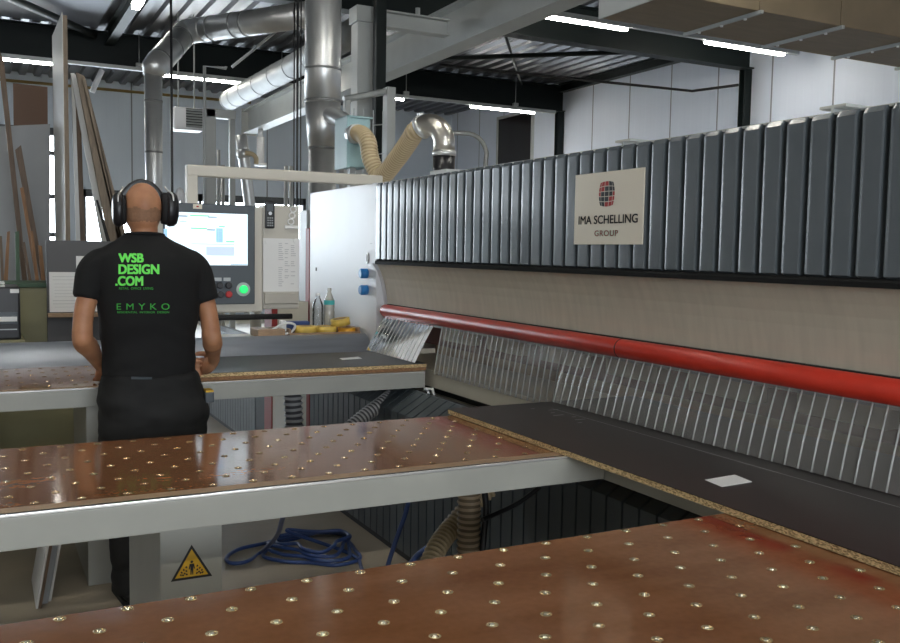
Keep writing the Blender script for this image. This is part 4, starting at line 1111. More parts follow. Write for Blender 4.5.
# bend in the plane from straight up over to the left-back
dirv = (atY(418, 122, 5.62) - V((ec.x, EY, zb))); dirv.z = 0; dirv.normalize(); rad = .135
path = [V((ec.x, EY, zb - .05)), V((ec.x, EY, zb))]
for k in range(1, 11):
    an = math.radians(12 * k); path.append(V((ec.x, EY, zb)) + dirv * (rad * (1 - math.cos(an))) + V((0, 0, rad * math.sin(an))))
q = MB(); q.tube(path, .072, 28); q.build('bend', 'chrome', el)
q = MB(); q.tube([(ec.x, EY, 1.974), (ec.x, EY, zb - .075)], .073, 24); q.build('rubber_sleeve', 'blackpl', el)
q = MB(); q.tube([(ec.x, EY, zb - .08), (ec.x, EY, zb - .045)], .079, 24); q.build('pipe_clamp', 'galv', el)
end = path[-1]; dn = (path[-1] - path[-2]).normalized()
q = MB(); q.tube([end - dn * .03, end], .081, 24); q.bbox(end + V((-.02, -.02, .07)), end + V((.02, .02, .10)), .004); q.build('pipe_clamp', 'galv', el)
hp_ = [hc + V((0, -.05, 0)), hc + V((.01, -.15, -.02)), atY(368, 143, 6.42), atY(371, 160, 6.35), atY(381, 176, 6.25), atY(396, 160, 6.0), atY(410, 140, 5.75), end + dn * .05, end - dn * .01]
P, RR = ribbed(smooth_path(hp_, 10), .062, .026, .005)
q = corrugate(MB(), P, RR, 20); tag(q.build('flexible_hose', ['hosebeige', 'groove_hosebeige']), 'beige ribbed flexible hose looping from the teal box up to the steel elbow', 'hose')
o = MB().bbox((2.55, 5.02, 1.978), (2.72, 5.24, 2.065), .01).build('junction_box', 'ltgrey'); tag(o, 'low light grey box on the saw top beside the steel elbow', 'box')

# left duct: vertical drop, elbow, long run over to the right
q = MB()
ld = thing('extraction_duct', 'silver duct dropping at left with a slanted elbow and long overhead run', 'duct', (1.65, 10, FZ))
vx = atY(153.5, 120, 10)
t0 = atY(154, 68, 10)
q = MB(); duct(q, [(vx.x, 10, FZ), (vx.x, 10, 2.2), (vx.x, 10, t0.z - .05)], [.085, .085, .092], 24, ((0, .97), (1, .3), (1, .75))); q.build('drop_pipe', ['galv', 'seam'], ld)
u0 = V((t0.x, 10, t0.z)); u1 = atZ(186, 32, 4.0); u2 = atZ(305, 15, 4.0)
dq = (u2 - u1).normalized()
q = MB(); duct(q, [(vx.x, 10, t0.z - .08), u0, u0.lerp(u1, .12), u0.lerp(u1, .82)], [.10, .125, .135, .135], 28, ((2, .05), (2, .55), (2, .97))); q.build('slanted_pipe', ['galv', 'seam'], ld)
q = MB(); duct(q, smooth_path([u0.lerp(u1, .80), u0.lerp(u1, .93), u1 + dq * .03 + V((0, 0, .0)), u1 + dq * .30], 6), .136, 28); q.build('elbow', 'galv', ld)
q = MB(); duct(q, [u1 + dq * .28, u2 + dq * .12], .135, 28, ((0, .08), (0, .3), (0, .4), (0, .9))); q.build('overhead_run', ['galv', 'seam'], ld)
# second overhead duct along the hall
dd0 = atZ(230, 100, 4.08); dd1 = atZ(300, 63, 4.08); dd2 = V((dd1.x, 10.6, 4.08)); dd3 = V((dd1.x, 9.75, 4.08))
d2 = thing('extraction_duct', 'silver overhead duct running away along the hall beside the grey crane beam', 'duct', tuple(dd0))
q = MB(); duct(q, [dd0, dd1, dd2, dd3], .165, 28, ((0, .12), (0, .3), (0, .5), (0, .72), (0, .92), (1, .3), (1, .7))); q.build('pipe', ['galvdull', 'seam'], d2)
q = MB(); q.tube([dd0 + V((0, -.02, 0)), dd0 + V((0, .03, 0))], .172, 28); q.build('end_flange', 'galvdull', d2)

# overhead crane runway beam with its post
rb_ = thing('crane_beam', 'light grey steel crane beam running diagonally under the roof', 'beam', (4.95, 12, 3.9))
m_ = ibeam_y(5.5, 18.6, 4.95, 3.9, .47, .26, .03); m_.build('beam_profile', 'crane', rb_, merge=False)
m_ = MB(); m_.box((4.80, 18.6, 3.87), (5.10, 18.63, 4.4)); m_.build('end_plate', 'crane', rb_)
m_ = MB(); m_.tube([(4.82, 10.3, 4.40), (4.82, 10.3, 4.52)], .03, 8); m_.tube([(4.78, 10.55, 4.40), (4.78, 10.55, 4.50)], .03, 8); m_.box((4.72, 10.25, 4.37), (4.86, 10.65, 4.40)); m_.build('rail_clamp', 'crane', rb_, merge=False)
CYP = 9.40
pA = atY(357.5, 60, CYP); pB = atY(377.5, 60, CYP); zt = atY(366, 6, CYP).z
pc = thing('crane_post', 'light grey square crane post with a bracket over to the crane beam', 'column', (pA.x, CYP, FZ))
MB().bbox((pA.x, CYP, FZ + .002), (pB.x, CYP + .2, zt - .17), .01).build('post', 'crane', pc)
MB().bbox((pA.x - .02, CYP - .02, zt - .17), (pB.x + .02, CYP + .22, zt), .008).build('head_plate', 'crane', pc)
m_ = ibeam_x(pB.x + .021, 4.815, CYP + .1, zt - .18, .18, .16, .018); m_.build('bracket', 'crane', pc, merge=False)
pA = atY(376, 90, 9.15); pB = atY(386, 90, 9.15)
o = MB().bbox((pA.x, 9.15, FZ + .002), (pB.x, 9.25, ZC), .008).build('steel_post', 'green'); tag(o, 'slim dark steel post standing right of the light grey crane post', 'column')
# grey framed guard round the post
g = thing('guard_frame', 'light grey mesh guard frame round the foot of the crane post', 'frame', (4.2, 8.8, FZ))
A = atY(345, 97, 8.8); Bq = atY(382, 88, 8.8); C_ = atY(394, 88, 8.8)
MB().bbox((A.x, 8.8, FZ + .002), (A.x + .06, 8.86, A.z), .006).build('post', 'crane', g)
MB().bbox((Bq.x + .04, 8.75, FZ + .002), (C_.x, 8.87, C_.z), .006).build('post', 'crane', g)
q = MB(); q.tube([(A.x, 8.83, A.z - .02), (C_.x, 8.83, C_.z - .02)], .035, 6); q.build('top_rail', 'crane', g)
q = MB()
for i in range(5): q.tube([(A.x, 8.83, A.z - .3 - .3 * i), (C_.x, 8.83, A.z - .22 - .3 * i)], .006, 6)
for i in range(4): xx = A.x + (C_.x - A.x) * (i + 1) / 5; q.tube([(xx, 8.83, 1.2), (xx, 8.83, A.z - .1)], .006, 6)
q.build('mesh', 'galvb', g, merge=False)

# big brown rectangular air duct at upper right
bd = thing('rectangular_duct', 'big brown rectangular air duct hanging at the upper right corner', 'duct', (6, 5.55, 3.4))
xs = [4.36, 5.24, 6.12, 7.0, 7.88, 8.76]
for i in range(5):
    MB().bbox((xs[i] + .004, 5.16, 3.4), (xs[i + 1] - .004, 5.95, 3.98), .004).build('duct_section', 'brownduct', bd)
for i in range(1, 6):
    q = MB(); x = xs[i]; q.box((x - .014, 5.13, 3.375), (x + .014, 5.98, 3.4)); q.build('flange_joint', 'galvb', bd, merge=False)
MB().bbox((4.345, 5.155, 3.392), (4.362, 5.955, 3.99), .003).build('end_cap', 'ltgrey', bd)
q = MB()
for i in range(1, 6):
    for yy in (5.30, 5.55, 5.8): q.tube([(xs[i], yy, 3.378), (xs[i], yy, 3.362)], .012, 8)
q.build('bolt', 'galv', bd, merge=False)
q = MB()
for i in (0, 2, 4): q.tube([(xs[i] + .2, 5.2, 3.98), (xs[i] + .2, 5.2, ZC)], .01, 6); q.tube([(xs[i] + .2, 5.9, 3.98), (xs[i] + .2, 5.9, ZC)], .01, 6)
q.build('hanger_rod', 'galvb', bd, merge=False)

# wall heater, posts, pipes, wires
HYY = 14.0
a = atY(174, 106, HYY); b = atY(204, 131, HYY)
ht = thing('unit_heater', 'white unit heater with dark louvres high up beside the silver drop duct', 'heater', (a.x, HYY, b.z))
MB().bbox((a.x, HYY, b.z), (b.x, HYY + .35, a.z), .03).build('heater_body', 'white', ht)
l0_ = atY(186, 108, HYY); l1_ = atY(202.5, 128, HYY)
MB().box((l0_.x, HYY - .006, l1_.z), (l1_.x, HYY, l0_.z)).build('louvre_back', 'dark', ht)
for i in range(7):
    zz = l1_.z + (l0_.z - l1_.z) * (i + .5) / 7
    q = MB(); q.prism([(HYY - .03, zz - .012), (HYY - .004, zz + .014), (HYY - .004, zz + .008), (HYY - .03, zz - .018)], 'x', l0_.x, l1_.x); q.build('louvre', 'galvb', ht)
q = MB(); q.tube([(a.x + .1, HYY + .2, a.z), (a.x + .1, HYY + .2, ZC)], .012, 6); q.tube([(b.x - .1, HYY + .2, a.z), (b.x - .1, HYY + .2, ZC)], .012, 6); q.build('hanger_rod', 'galvb', ht, merge=False)
a = atY(206, 108, 13); b = atY(216, 108, 13)
pf = thing('machine_frame', 'grey box section portal frame in the background left of the crane beam', 'frame', (a.x, 13, FZ))
MB().bbox((a.x, 13, FZ + .002), (b.x, 13.14, a.z), .01).build('post', 'ltgrey', pf)
c = atY(236, 111, 13)
MB().bbox((a.x, 13, a.z - .12), (c.x, 13.14, a.z), .01).build('cross_member', 'ltgrey', pf)
MB().bbox((c.x - .08, 13.03, FZ + .002), (c.x, 13.11, a.z - .12), .01).build('post', 'ltgrey', pf)
def vpipe(name, lb, px, y0, y1, Y, wpx, m, cat='pipe', tofloor=False, toroof=False):
    a = atY(px, y0, Y); b = atY(px, y1, Y); sc = (atY(px + wpx, y0, Y).x - a.x) / 2
    z1 = ZC if toroof else a.z; z0 = zf if tofloor else b.z
    q = MB(); q.tube([(a.x, Y, z1), (a.x, Y, z0)], sc, 12); return tag(q.build(name, m), lb, cat)
vpipe('hanging_rod', 'long thin dark rod hanging from the roof right of the drop duct', 171, 0, 200, 9, 2.6, 'blackpl', 'rod', True, True)
A = atY(204.5, 66, 10.5); Bq = atY(226, 67, 10.5)
q = MB(); q.tube([(A.x, 10.5, zf), (A.x, 10.5, A.z), (Bq.x, 10.5, A.z), (Bq.x, 10.5, A.z + .02)], .018, 8); tag(q.build('conduit', 'galvb'), 'thin grey conduit with a square bend in front of the grey portal frame', 'pipe')
vpipe('wall_pipe', 'bright white pipe standing beside the grey portal post', 203.8, 108, 205, 10.8, 2.4, 'white', 'pipe', True)
for i, (px, w, lb) in enumerate(((294.5, 1.4, 'leftmost of the thin black cables hanging left of the wide duct'), (297.8, 2.2, 'thickest of the thin black cables hanging left of the wide duct'), (301.2, 1.3, 'rightmost of the thin black cables hanging left of the wide duct'))):
    vpipe('hanging_cable', lb, px, 0, 200, 7.6, w, 'blackpl', 'cable', True, True)
vpipe('steel_tube', 'silver tube standing right of the portal post, left one of a pair', 218.5, 150, 205, 11.5, 4, 'galv', 'pipe', True)
vpipe('steel_tube', 'silver tube standing right of the portal post, right one of a pair', 223, 165, 205, 11.5, 3.5, 'galv', 'pipe', True)
vpipe('steel_tube', 'silver tube left of the hanging cables, left one of a pair', 286, 166, 205, 10.5, 4, 'galv', 'pipe', True)
vpipe('steel_tube', 'silver tube left of the hanging cables, right one of a pair', 291.5, 166, 205, 10.5, 4, 'galv', 'pipe', True)
vpipe('steel_tube', 'silver tube rising behind the white saw end, right of the wide duct', 342, 160, 205, 7.4, 5, 'galv', 'pipe', True)
A = atY(241, 135, 12); Bq = atY(250, 207, 12)
q = MB(); q.tube([A, A.lerp(Bq, .25), Bq, V((Bq.x + .1, 12, zf))], .075, 14); q.tube([A.lerp(Bq, .2), A.lerp(Bq, .32)], .085, 14)
tag(q.build('slanting_pipe', 'galv'), 'thick silver pipe leaning slightly below the end of the crane beam', 'pipe')
A = atY(245, 153, 11.9); q = MB(); q.tube(smooth_path([A, atY(252, 154, 11.9), atY(256, 158, 11.9), atY(256, 164, 11.9)]), .03, 8); tag(q.build('hose_bend', 'hosebeige'), 'short beige hose bend on the leaning silver pipe', 'hose')
A = atX(260.5, 137, 4.95); Bq = atX(260.5, 163, 4.95); Bq.y = A.y
q = MB(); q.tube([(A.x, A.y, 3.905), (A.x, A.y, A.z)], .05, 8); q.tube([(A.x, A.y, A.z), (A.x, A.y, Bq.z)], .075, 14); q.tube([(A.x, A.y, Bq.z), (A.x, A.y, Bq.z - .06)], .12, 14); tag(q.build('air_cylinder', 'white'), 'white cylinder hanging below the crane beam near its far end', 'cylinder')
A = atY(232, 67, 11); Bq = atY(279, 29, 11)
q = MB(); q.tube([A, Bq], .017, 8); tag(q.build('strut', 'white'), 'thin white strut slanting up between the two overhead ducts', 'strut')
A = atY(92, 92, 11); Bq = atY(102, 70, 11)
q = MB(); q.tube([A, Bq], .03, 8); tag(q.build('strut', 'white'), 'short white strut hanging near the broad brown plank at the lamp rail', 'strut')
A = atY(118, 118, 12)
q = MB(); zz = atY(170, 189, 9.5).z
q.tube(smooth_path([atY(176, 205, 9.5), atY(180, 190, 9.5), atY(184, 205, 9.5)]), .03, 10); tag(q.build('hose_loop', 'white'), 'white hose loop above the terminal beside the operator\'s ear muff', 'hose')
# handrail pipe and door-like lines near the back right corner
A = atY(447, 133, 17.5); Bq = atY(486, 136, 17.5)
q = MB(); q.tube(smooth_path([(A.x, 17.5, A.z), (Bq.x - .3, 17.5, Bq.z), (Bq.x, 17.5, Bq.z - .3), (Bq.x, 17.5, Bq.z - .9), (Bq.x, 17.5, zf)], 6), .05, 10); tag(q.build('wall_pipe', 'seam'), 'grey pipe bending down in the far corner right of the steel elbow', 'pipe')

# low machines and racks between the posts, seen as pale shapes behind the terminal
o = MB().bbox((1.4, 11.0, FZ + .002), (2.1, 12.6, 1.0), .01).build('workbench', 'cream'); tag(o, 'pale workbench far behind below the terminal', 'bench')

# =================================================================== PERSON
PC = 4.26
def loft(m_, rings, seg=28, p=2.3):
    """closed body of stacked horizontal super-ellipses (cx, cy, z, rx, ry)"""
    vs = []
    for cx, cy, z, rx, ry in rings:
        for k in range(seg):
            a = 2 * math.pi * k / seg; c = math.cos(a); s = math.sin(a)
            vs.append(V((cx + rx * math.copysign(abs(c) ** (2 / p), c), cy + ry * math.copysign(abs(s) ** (2 / p), s), z)))
    n = len(rings)
    m_.add(vs, [(i * seg + k, i * seg + (k + 1) % seg, (i + 1) * seg + (k + 1) % seg, (i + 1) * seg + k) for i in range(n - 1) for k in range(seg)] + [list(range(seg))[::-1], list(range((n - 1) * seg, n * seg))], 0, True)
    return m_
def dense(rings, n=4):
    out = []
    for i in range(len(rings) - 1):
        p0 = rings[max(0, i - 1)]; p1 = rings[i]; p2 = rings[i + 1]; p3 = rings[min(len(rings) - 1, i + 2)]
        for k in range(n):
            t = k / n
            out.append(tuple(0.5 * ((2 * b) + (c - a) * t + (2 * a - 5 * b + 4 * c - d) * t * t + (3 * b - a - 3 * c + d) * t ** 3) for a, b, c, d in zip(p0, p1, p2, p3)))
    out.append(tuple(rings[-1])); return out
def fuse(m_, name, material, parent, vox, it=6, wrinkle=None):
    """melt overlapping closed pieces into one continuous skin"""
    o = m_.build(name, material, None, merge=False)
    r = o.modifiers.new('r', 'REMESH'); r.mode = 'VOXEL'; r.voxel_size = vox; r.use_smooth_shade = True
    s = o.modifiers.new('s', 'SMOOTH'); s.iterations = it; s.factor = 0.5
    dg = bpy.context.evaluated_depsgraph_get(); dg.update()
    me = bpy.data.meshes.new_from_object(o.evaluated_get(dg))
    bpy.data.objects.remove(o)
    if wrinkle:
        ns = [v.normal.copy() for v in me.vertices]
        for v, n_ in zip(me.vertices, ns): v.co += n_ * wrinkle(v.co)
    off = parent.location.copy()
    for v in me.vertices: v.co -= off
    for p in me.polygons: p.use_smooth = True
    me.name = name; me.materials.clear()
    for mm in (material if isinstance(material, list) else [material]): me.materials.append(MT[mm])
    q = bpy.data.objects.new(name, me); COL.objects.link(q); q.parent = parent
    return q
man = thing('person', 'bald operator seen from behind, black printed t-shirt, ear defenders, hands on the far table', 'person', (.68, PC, FZ))
def row(y, l, r, cy, ry):
    a = atY(l, y, PC); b = atY(r, y, PC); return ((a.x + b.x) / 2, cy, (a.z + b.z) / 2, (b.x - a.x) / 2, ry)
C0 = PC
torso = [row(388, 101, 196, C0, .125), row(380, 100, 196, C0, .134), row(366, 102.5, 194, C0 + .005, .142), row(352, 104, 193, C0 + .01, .142), row(335, 101.5, 195, C0 + .01, .138), row(312, 98, 197.5, C0, .135),
         row(290, 96, 199, C0 - .005, .13), row(274, 94, 201, C0 - .01, .122), row(263, 93, 200, C0 - .01, .11), row(255, 95, 196, C0 - .008, .098), row(248, 103, 188, C0 - .002, .085), row(241, 116, 173, C0 + .005, .074), row(234.5, 125.5, 163.5, C0 + .015, .068)]
SL = atY(91.5, 262, C0 - .005); SR = atY(198, 263, C0 - .005)
a = atY(70, 335, C0 - .03); EL = V((a.x + .050, C0 - .03, a.z - .01)); a = atY(222, 335, C0 - .01); ER = V((a.x - .047, C0 - .01, a.z - .01))
WL = V((.505, 4.50, .985)); WR = V(atY(214, 361, 4.40))
# --- shirt
m_ = MB(); loft(m_, dense(torso))
for S, E_, hm in ((SL, EL, (75, 97, 298)), (SR, ER, (197, 215.5, 301))):
    a = atY(hm[0], hm[2], C0 - .02); b = atY(hm[1], hm[2], C0 - .02); H_ = V(((a.x + b.x) / 2, C0 - .02, a.z))
    sg_ = 1 if S is SL else -1
    inn = V((S.x + sg_ * .10, S.y + .005, S.z + .018)); mid = V((S.x + sg_ * .035, S.y, S.z + .002))
    S2 = V((S.x - sg_ * .001, S.y, S.z - .045))
    m_.tube(smooth_path([inn, mid, S2, S2.lerp(H_, .5), H_], 5), [.040, .044, .048, .052, .055, .057, .058, .059, .060, .060, .060, .060, .059, .059, .058, .058, .057, .056, .056, .055, .054], 20)
def shirt_wr(p):
    low = max(0, min(1, (1.32 - p.z) / .3))
    q = V((p.x * 5 + p.z * 3, p.y * 5, p.z * 15 + 5 * abs(p.x - .67)))
    return .0035 + (noise.noise(q) * .011) * (.25 + low)
shirt = fuse(m_, 'shirt', 'tshirt', man, .008, 5, shirt_wr); lab(shirt, 'black t-shirt with green printing on the back')
# --- trousers
hip = [row(452, 99, 206, C0, .15), row(430, 98.5, 206.5, C0 - .005, .158), row(410, 98, 207, C0 - .012, .16), row(396, 98.5, 205, C0 - .01, .152), row(384, 99.5, 200, C0 - .003, .144), row(373, 101, 195.5, C0, .14)]
m_ = MB(); loft(m_, dense(hip), 28, 2.5)
zc = hip[0][2]
FLp = atZ(124, 600, FZ); 
FL_ = V((.588, 4.245, FZ)); FR_ = V((.835, 4.20, FZ))
for s, Fp in ((-1, FL_), (1, FR_)):
    hx = hip[0][0] + s * .118
    m_.tube(smooth_path([(hx, C0 - .005, zc + .06), (hx, C0, zc - .12), ((hx + Fp.x) / 2 , C0 + .01, .42), (Fp.x, Fp.y + .0, .18), (Fp.x, Fp.y, FZ + .045)], 5), [.118] * 4 + [.112] * 4 + [.10] * 3 + [.092] * 3 + [.086] * 3 + [.082] * 2 + [.080] * 2, 20)
def pant_wr(p):
    q = V((p.x * 6, p.y * 6, p.z * 13)); return .003 + noise.noise(q) * .013 + noise.noise(q * 2.1) * .005
pants = fuse(m_, 'trousers', 'pants', man, .010, 4, pant_wr)
a = atY(130, 369, 4.0); 
# --- body (head, neck, arms, hands, inner trunk and legs) as one skin
m_ = MB()
inner = [(cx, cy, z, rx - .025, ry - .025) for cx, cy, z, rx, ry in torso[:-3]]
loft(m_, dense(inner))
loft(m_, [(cx, cy, z, rx - .03, ry - .03) for cx, cy, z, rx, ry in dense(hip)])
HX = atY(143.5, 210, C0).x; zt_ = atY(143.5, 183.5, C0).z
hr = (atY(161, 205, C0).x - atY(126.5, 205, C0).x) / 2
nk = torso[-1]
m_.tube([(nk[0], C0 + .005, 1.50), (nk[0], C0 + .01, nk[2] + .01), (HX, C0 + .02, nk[2] + .07), (HX, C0 + .03, nk[2] + .12)], [(.050, .050), (.060, .058), (.069, .066), (.070, .068)], 22)
HCn = V((HX, C0 + .025, zt_ - .112))
m_.ell(HCn + V((0, 0, .012)), (hr * 1.10, .102, .105), 26, 18)
m_.ell(HCn + V((0, 0, -.02)), (hr * 1.06, .096, .095), 26, 18)
m_.ell(HCn + V((0, .022, -.052)), (hr * .80, .078, .080), 24, 14)          # jaw and face
m_.ell(HCn + V((0, -.030, -.028)), (hr * .93, .066, .080), 24, 14)         # back of the skull
m_.tube([HCn + V((0, .098, .005)), HCn + V((0, .118, -.028)), HCn + V((0, .105, -.036))], [.010, .015, .012], 10)  # nose
m_.ell(HCn + V((0, .088, -.068)), (.026, .012, .007)); m_.ell(HCn + V((0, .086, -.078)), (.024, .012, .007))       # lips
m_.ell(HCn + V((0, .080, -.108)), (.026, .020, .018))                                                             # chin
for s in (-1, 1):
    m_.ell(HCn + V((s * hr * .98, .005, -.018)), (.010, .020, .032))                                               # ear
    m_.ell(HCn + V((s * .032, .090, .018)), (.022, .010, .007))                                                    # brow
def arm(S, E_, W):
    sg_ = 1 if S is SL else -1
    p = smooth_path([S + V((sg_ * .05, 0, -.06)), S.lerp(E_, .5), E_, E_.lerp(W, .35), W], 5); n = len(p)
    r = []
    for i in range(n):
        t = i / (n - 1)
        r.append([.040, .043, .046, .047, .046, .045, .0435, .042, .042, .043, .044, .045, .046, .0465, .046, .043, .039, .035, .031, .028, .027][min(20, int(t * 20))])
    m_.tube(p, r, 18)
    m_.ell(E_ + V((0, -.012, -.004)), (.040, .040, .045))
arm(SL, EL, WL); arm(SR, ER, WR)
# left hand, flat on the table
m_.tube([WL, WL + V((.008, .035, -.030)), WL + V((.016, .075, -.055)), WL + V((.020, .105, -.064))], [(.024, .028), (.020, .036), (.016, .042), (.012, .040)], 16)
for i, (dx, ln) in enumerate(((-.030, .060), (-.010, .078), (.012, .083), (.034, .074))):
    b_ = WL + V((.018 + dx, .095, -.066)); m_.tube([b_, b_ + V((dx * .12, ln * .4, .006)), b_ + V((dx * .25, ln * .75, -.003)), b_ + V((dx * .3, ln, -.010))], [.0105, .0098, .009, .0075], 10)
b_ = WL + V((.045, .045, -.050)); m_.tube([b_, b_ + V((.025, .022, -.010)), b_ + V((.040, .050, -.016)), b_ + V((.046, .072, -.020))], [.014, .0125, .011, .009], 10)
# right hand, a loose fist on the board's edge
m_.tube([WR, WR + V((-.012, .028, -.018)), WR + V((-.024, .062, -.030)), WR + V((-.034, .088, -.034))], [(.028, .026), (.038, .026), (.043, .025), (.041, .020)], 16)
for i, (dz, ln) in enumerate(((.032, .94), (.010, 1.04), (-.012, 1.0), (-.033, .86))):
    k_ = WR + V((-.034, .090 - .004 * abs(i - 1), -.034 + dz))
    m_.tube([k_, k_ + V((-.034 * ln, .014, -.002)), k_ + V((-.052 * ln, -.008, -.004)), k_ + V((-.040 * ln, -.036, -.004)), k_ + V((-.020 * ln, -.040, -.003))], [.0115, .0112, .0105, .0095, .008], 10)
b_ = WR + V((-.010, .030, .020)); m_.tube([b_, b_ + V((-.022, .022, .012)), b_ + V((-.050, .030, .012)), b_ + V((-.072, .024, .008))], [.015, .0135, .0115, .009], 10)
for s, Fp in ((-1, FL_), (1, FR_)):
    hx = hip[0][0] + s * .118
    m_.tube(smooth_path([(hx, C0 - .005, zc + .06), (hx, C0, zc - .12), ((hx + Fp.x) / 2, C0 + .01, .42), (Fp.x, Fp.y, .18), (Fp.x, Fp.y, FZ + .06)], 5), [.09] * 4 + [.085] * 4 + [.075] * 3 + [.06] * 3 + [.052] * 3 + [.048] * 4, 16)
body = fuse(m_, 'body', 'skin', man, .0055, 3)
# shaved hair: thin shell on the lower back of the skull
bvh = BVHTree.FromPolygons([v.co + man.location for v in body.data.vertices], [list(p.vertices) for p in body.data.polygons])
def shell(m_, name, material, parent, off, test, src=body):
    me = src.data; L = man.location; keep = [p for p in me.polygons if test(p.center + L)]
    idx = {}; vs = []; fs = []
    for p in keep:
        f = []
        for v in p.vertices:
            if v not in idx: idx[v] = len(vs); vs.append(me.vertices[v].co + L + me.vertices[v].normal * off)
            f.append(idx[v])
        fs.append(f)
    m_.add(vs, fs, 0, True); return m_.build(name, material, parent, merge=False, recalc=False)
shell(MB(), 'shaved_hair', 'stubble', man, .0012, lambda c: c.y < C0 + .02 + .02 * noise.noise(c * 40) and nk[2] + .055 + .012 * noise.noise(c * 30) < c.z < HCn.z - .002 + .012 * noise.noise(c * 25 + V((9, 0, 0))) + .25 * max(0, (c.y - C0 + .02)))
# --- printing on the back of the shirt
sb = BVHTree.FromPolygons([v.co + man.location for v in shirt.data.vertices], [list(p.vertices) for p in shirt.data.polygons])
def onshirt(p):
    d = (p - CAM).normalized(); h, n_, i_, t_ = sb.ray_cast(CAM, d)
    return (h if h else p) + V((0, -.0022, 0))
def printing(name, s, x0, y0, x1, y1, mt, bold, spacing=1.0):
    vs, fs = text_mesh(s, bold, spacing)
    bm = bmesh.new(); bv = [bm.verts.new((a, b * .25, 0)) for a, b in vs]
    for f in fs:
        try: bm.faces.new([bv[i] for i in f])
        except ValueError: pass
    bmesh.ops.triangulate(bm, faces=bm.faces[:])
    lng = [e for e in bm.edges if e.calc_length() > .06]
    bmesh.ops.subdivide_edges(bm, edges=lng, cuts=2)
    bmesh.ops.triangulate(bm, faces=bm.faces[:])
    bm.verts.index_update()
    P = []
    for v in bm.verts:
        px = x0 + (x1 - x0) * v.co.x; py = y1 + (y0 - y1) * v.co.y * 4
        P.append(onshirt(atY(px, py, 4.1)))
    F_ = [[v.index for v in f.verts] for f in bm.faces]; bm.free()
    q = MB(); q.add(P, F_, 0)
    o = q.build(name, mt, None, merge=False, recalc=False)
    for v in o.data.vertices: v.co -= man.location
    o.parent = shirt
    return o
printing('print', 'WSB', 118.3, 253.2, 143.7, 262.6, 'tee_green', .048)
printing('print', 'DESIGN', 118.3, 264.2, 159.3, 274.2, 'tee_green', .048)
printing('print', '.COM', 115.2, 276.0, 143.2, 285.8, 'tee_green', .048)
printing('print', 'RETAIL  OFFICE  LIVING', 119.0, 287.2, 153.0, 289.6, 'tee_green2', .01)
printing('print', 'E M Y K O', 116.6, 303.4, 169.5, 309.7, 'tee_green2', .002, 1.1)
printing('print', 'RESIDENTIAL  INTERIOR  DESIGN', 117.2, 311.2, 169.0, 313.2, 'tee_green2', .008)
# collar ribbing
q = MB(); cz = torso[-1]
q.tube([(cz[0] + (cz[3] + .002) * math.cos(t * math.pi / 14), cz[1] + (cz[4] + .004) * math.sin(t * math.pi / 14), cz[2] - .004 - .008 * math.sin(t * math.pi / 14)) for t in range(28)], .008, 8, closed=True)
q.build('collar', 'tshirt', man)
# belt, waist label, pouch
pb = BVHTree.FromPolygons([v.co + man.location for v in pants.data.vertices], [list(p.vertices) for p in pants.data.polygons])
q = MB(); pa_ = []
for j in range(4):
    for i in range(9):
        d = (atY(131 + 2.6 * i, 372.5 + 2.2 * j, 4.1) - CAM).normalized(); h_ = pb.ray_cast(CAM, d)[0]
        if h_ is None: h_ = atY(131 + 2.6 * i, 372.5 + 2.2 * j, 4.12)
        pa_.append(h_ + V((0, -.007, 0)))
q.add(pa_, [(j * 9 + i, j * 9 + i + 1, j * 9 + i + 10, j * 9 + i + 9) for j in range(3) for i in range(8)], 0, True)
o = q.build('waist_label', 'bezel', None, recalc=False)
for v in o.data.vertices: v.co -= man.location
o.parent = pants
a = atY(203.5, 389, 4.22); b = atY(212, 401, 4.22)
pu = thing('tape_measure', 'black tape measure with yellow top clipped to the operator\'s belt', 'tape measure', ((a.x + b.x) / 2, 4.20, b.z))
MB().bbox((a.x - .002, 4.17, b.z), (b.x, 4.24, a.z - .008), .008).build('case', 'bezel', pu); MB().bbox((a.x, 4.172, a.z - .010), (b.x - .002, 4.238, a.z), .003).build('yellow_top', 'signy', pu)
# shoes
for s, Fp in ((-1, FL_), (1, FR_)):
    q = MB()
    for yy, w_, h_ in ((-.075, .030, .05), (-.05, .040, .065), (0, .043, .085), (.06, .046, .08), (.13, .050, .062), (.18, .045, .05), (.21, .028, .036)):
        q.tube([(Fp.x + s * .012 * (yy + .07) / .2, Fp.y + yy - .001, FZ + .014 + h_ / 2), (Fp.x + s * .012 * (yy + .07) / .2, Fp.y + yy + .001, FZ + .014 + h_ / 2)], (h_ / 2 + .006, w_), 14)
    sh_ = MB(); prof_ = [(-.085, .020, .03), (-.075, .034, .06), (-.05, .042, .085), (0, .044, .105), (.05, .046, .095), (.10, .050, .075), (.15, .051, .062), (.19, .044, .052), (.213, .026, .038), (.222, .008, .02)]
    sh_.tube([(Fp.x + s * .012 * (a_ + .07) / .2, Fp.y + a_, FZ + .008 + c_ / 2) for a_, b_, c_ in prof_], [(c_ / 2, b_) for a_, b_, c_ in prof_], 18)
    so = sh_.build('shoe', 'shoe', man)
    q = MB(); q.prism([(Fp.x + s * .012 * (a_ + .07) / .2 + b_ * 1.03, Fp.y + a_) for a_, b_, c_ in prof_] + [(Fp.x + s * .012 * (a_ + .07) / .2 - b_ * 1.03, Fp.y + a_) for a_, b_, c_ in prof_[::-1]], 'z', FZ + .001, FZ + .022); q.build('sole', 'slot', so)
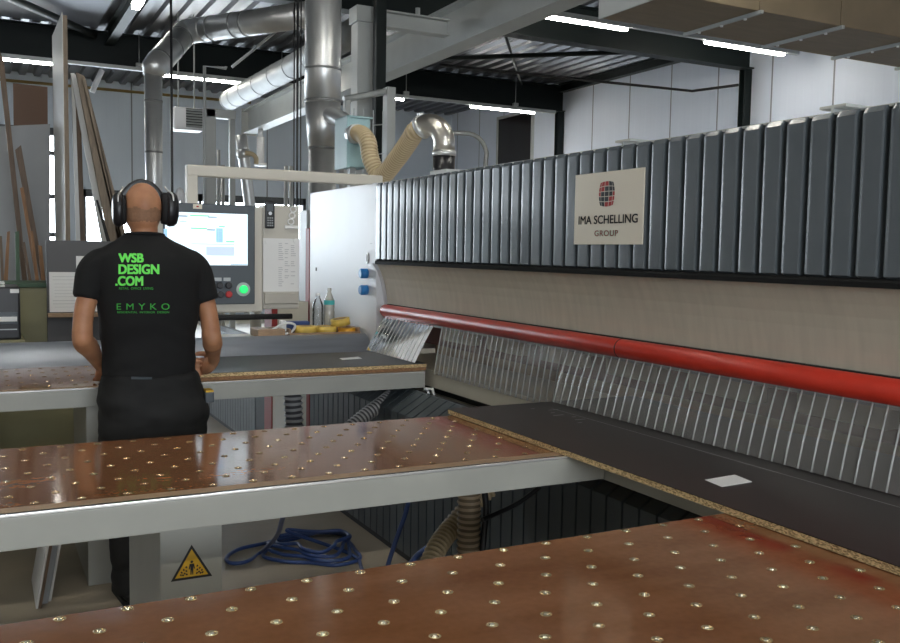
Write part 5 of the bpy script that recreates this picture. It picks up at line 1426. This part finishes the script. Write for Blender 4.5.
# ear defenders
ed = bpy.data.objects.new('ear_defenders', None); COL.objects.link(ed); ed.parent = man; ed.location = HCn - man.location
q = MB(); pth = []
for k in range(19):
    an = math.pi * k / 18; pth.append(HCn + V(((hr + .022) * math.cos(an), .0, -.03 + (.112 + .036) * math.sin(an))))
q.tube(pth, [(.006, .017)] * 19, 10); lab(q.build('headband', 'blackpl', ed), 'black padded headband')
for s, xa, xb, ya, yb in ((-1, 112.5, 126, 191, 227), (1, 161.5, 178.5, 190, 227)):
    a = atY(xa, ya, C0); b = atY(xb, yb, C0)
    c = V(((a.x + b.x) / 2, C0 + .01, (a.z + b.z) / 2 - .002)); hw = (b.x - a.x) / 2; hh = (a.z - b.z) / 2
    q = MB(); xs_ = [(-1, .55), (-.85, .82), (-.5, .97), (.1, 1.0), (.35, .94)]
    q.tube([c + V((-s * hw * t, 0, 0)) for t, k in xs_], [(hh * k * .97, .045 * k) for t, k in xs_], 22); cup = q.build('ear_cup', 'blackpl', ed)
    q = MB(); q.tube([c + V((-s * hw * .3, 0, 0)), c + V((-s * hw * 1.0, 0, 0))], [(hh * .90, .042), (hh * .82, .038)], 20); q.build('ear_cushion', 'blackmat', ed)
    q = MB(); q.tube(smooth_path([c + V((s * hw * .3, -.036, .03)), c + V((s * hw * .2, -.03, .065)), c + V((-s * hw * .35, -.012, .085)), c + V((-s * hw * .6, 0, .10))]), .004, 8); q.build('wire_fork', 'galv', ed)

# ================================================================== LIGHTING
w = bpy.data.worlds.new('sky'); SC.world = w; w.use_nodes = True
bg = w.node_tree.nodes['Background']; bg.inputs['Color'].default_value = (0.86, 0.93, 1.0, 1); bg.inputs['Strength'].default_value = 11.0

SC.view_settings.view_transform = 'Standard'
SC.view_settings.look = 'None'
SC.view_settings.gamma = 1.0
SC.view_settings.use_curve_mapping = False
SC.view_settings.exposure = 0.6
SC.cycles.max_bounces = 8
SC.cycles.diffuse_bounces = 4
SC.cycles.glossy_bounces = 4
SC.cycles.transparent_max_bounces = 24
SC.cycles.transmission_bounces = 4
SC.cycles.sample_clamp_indirect = 6
SC.cycles.use_denoising = True
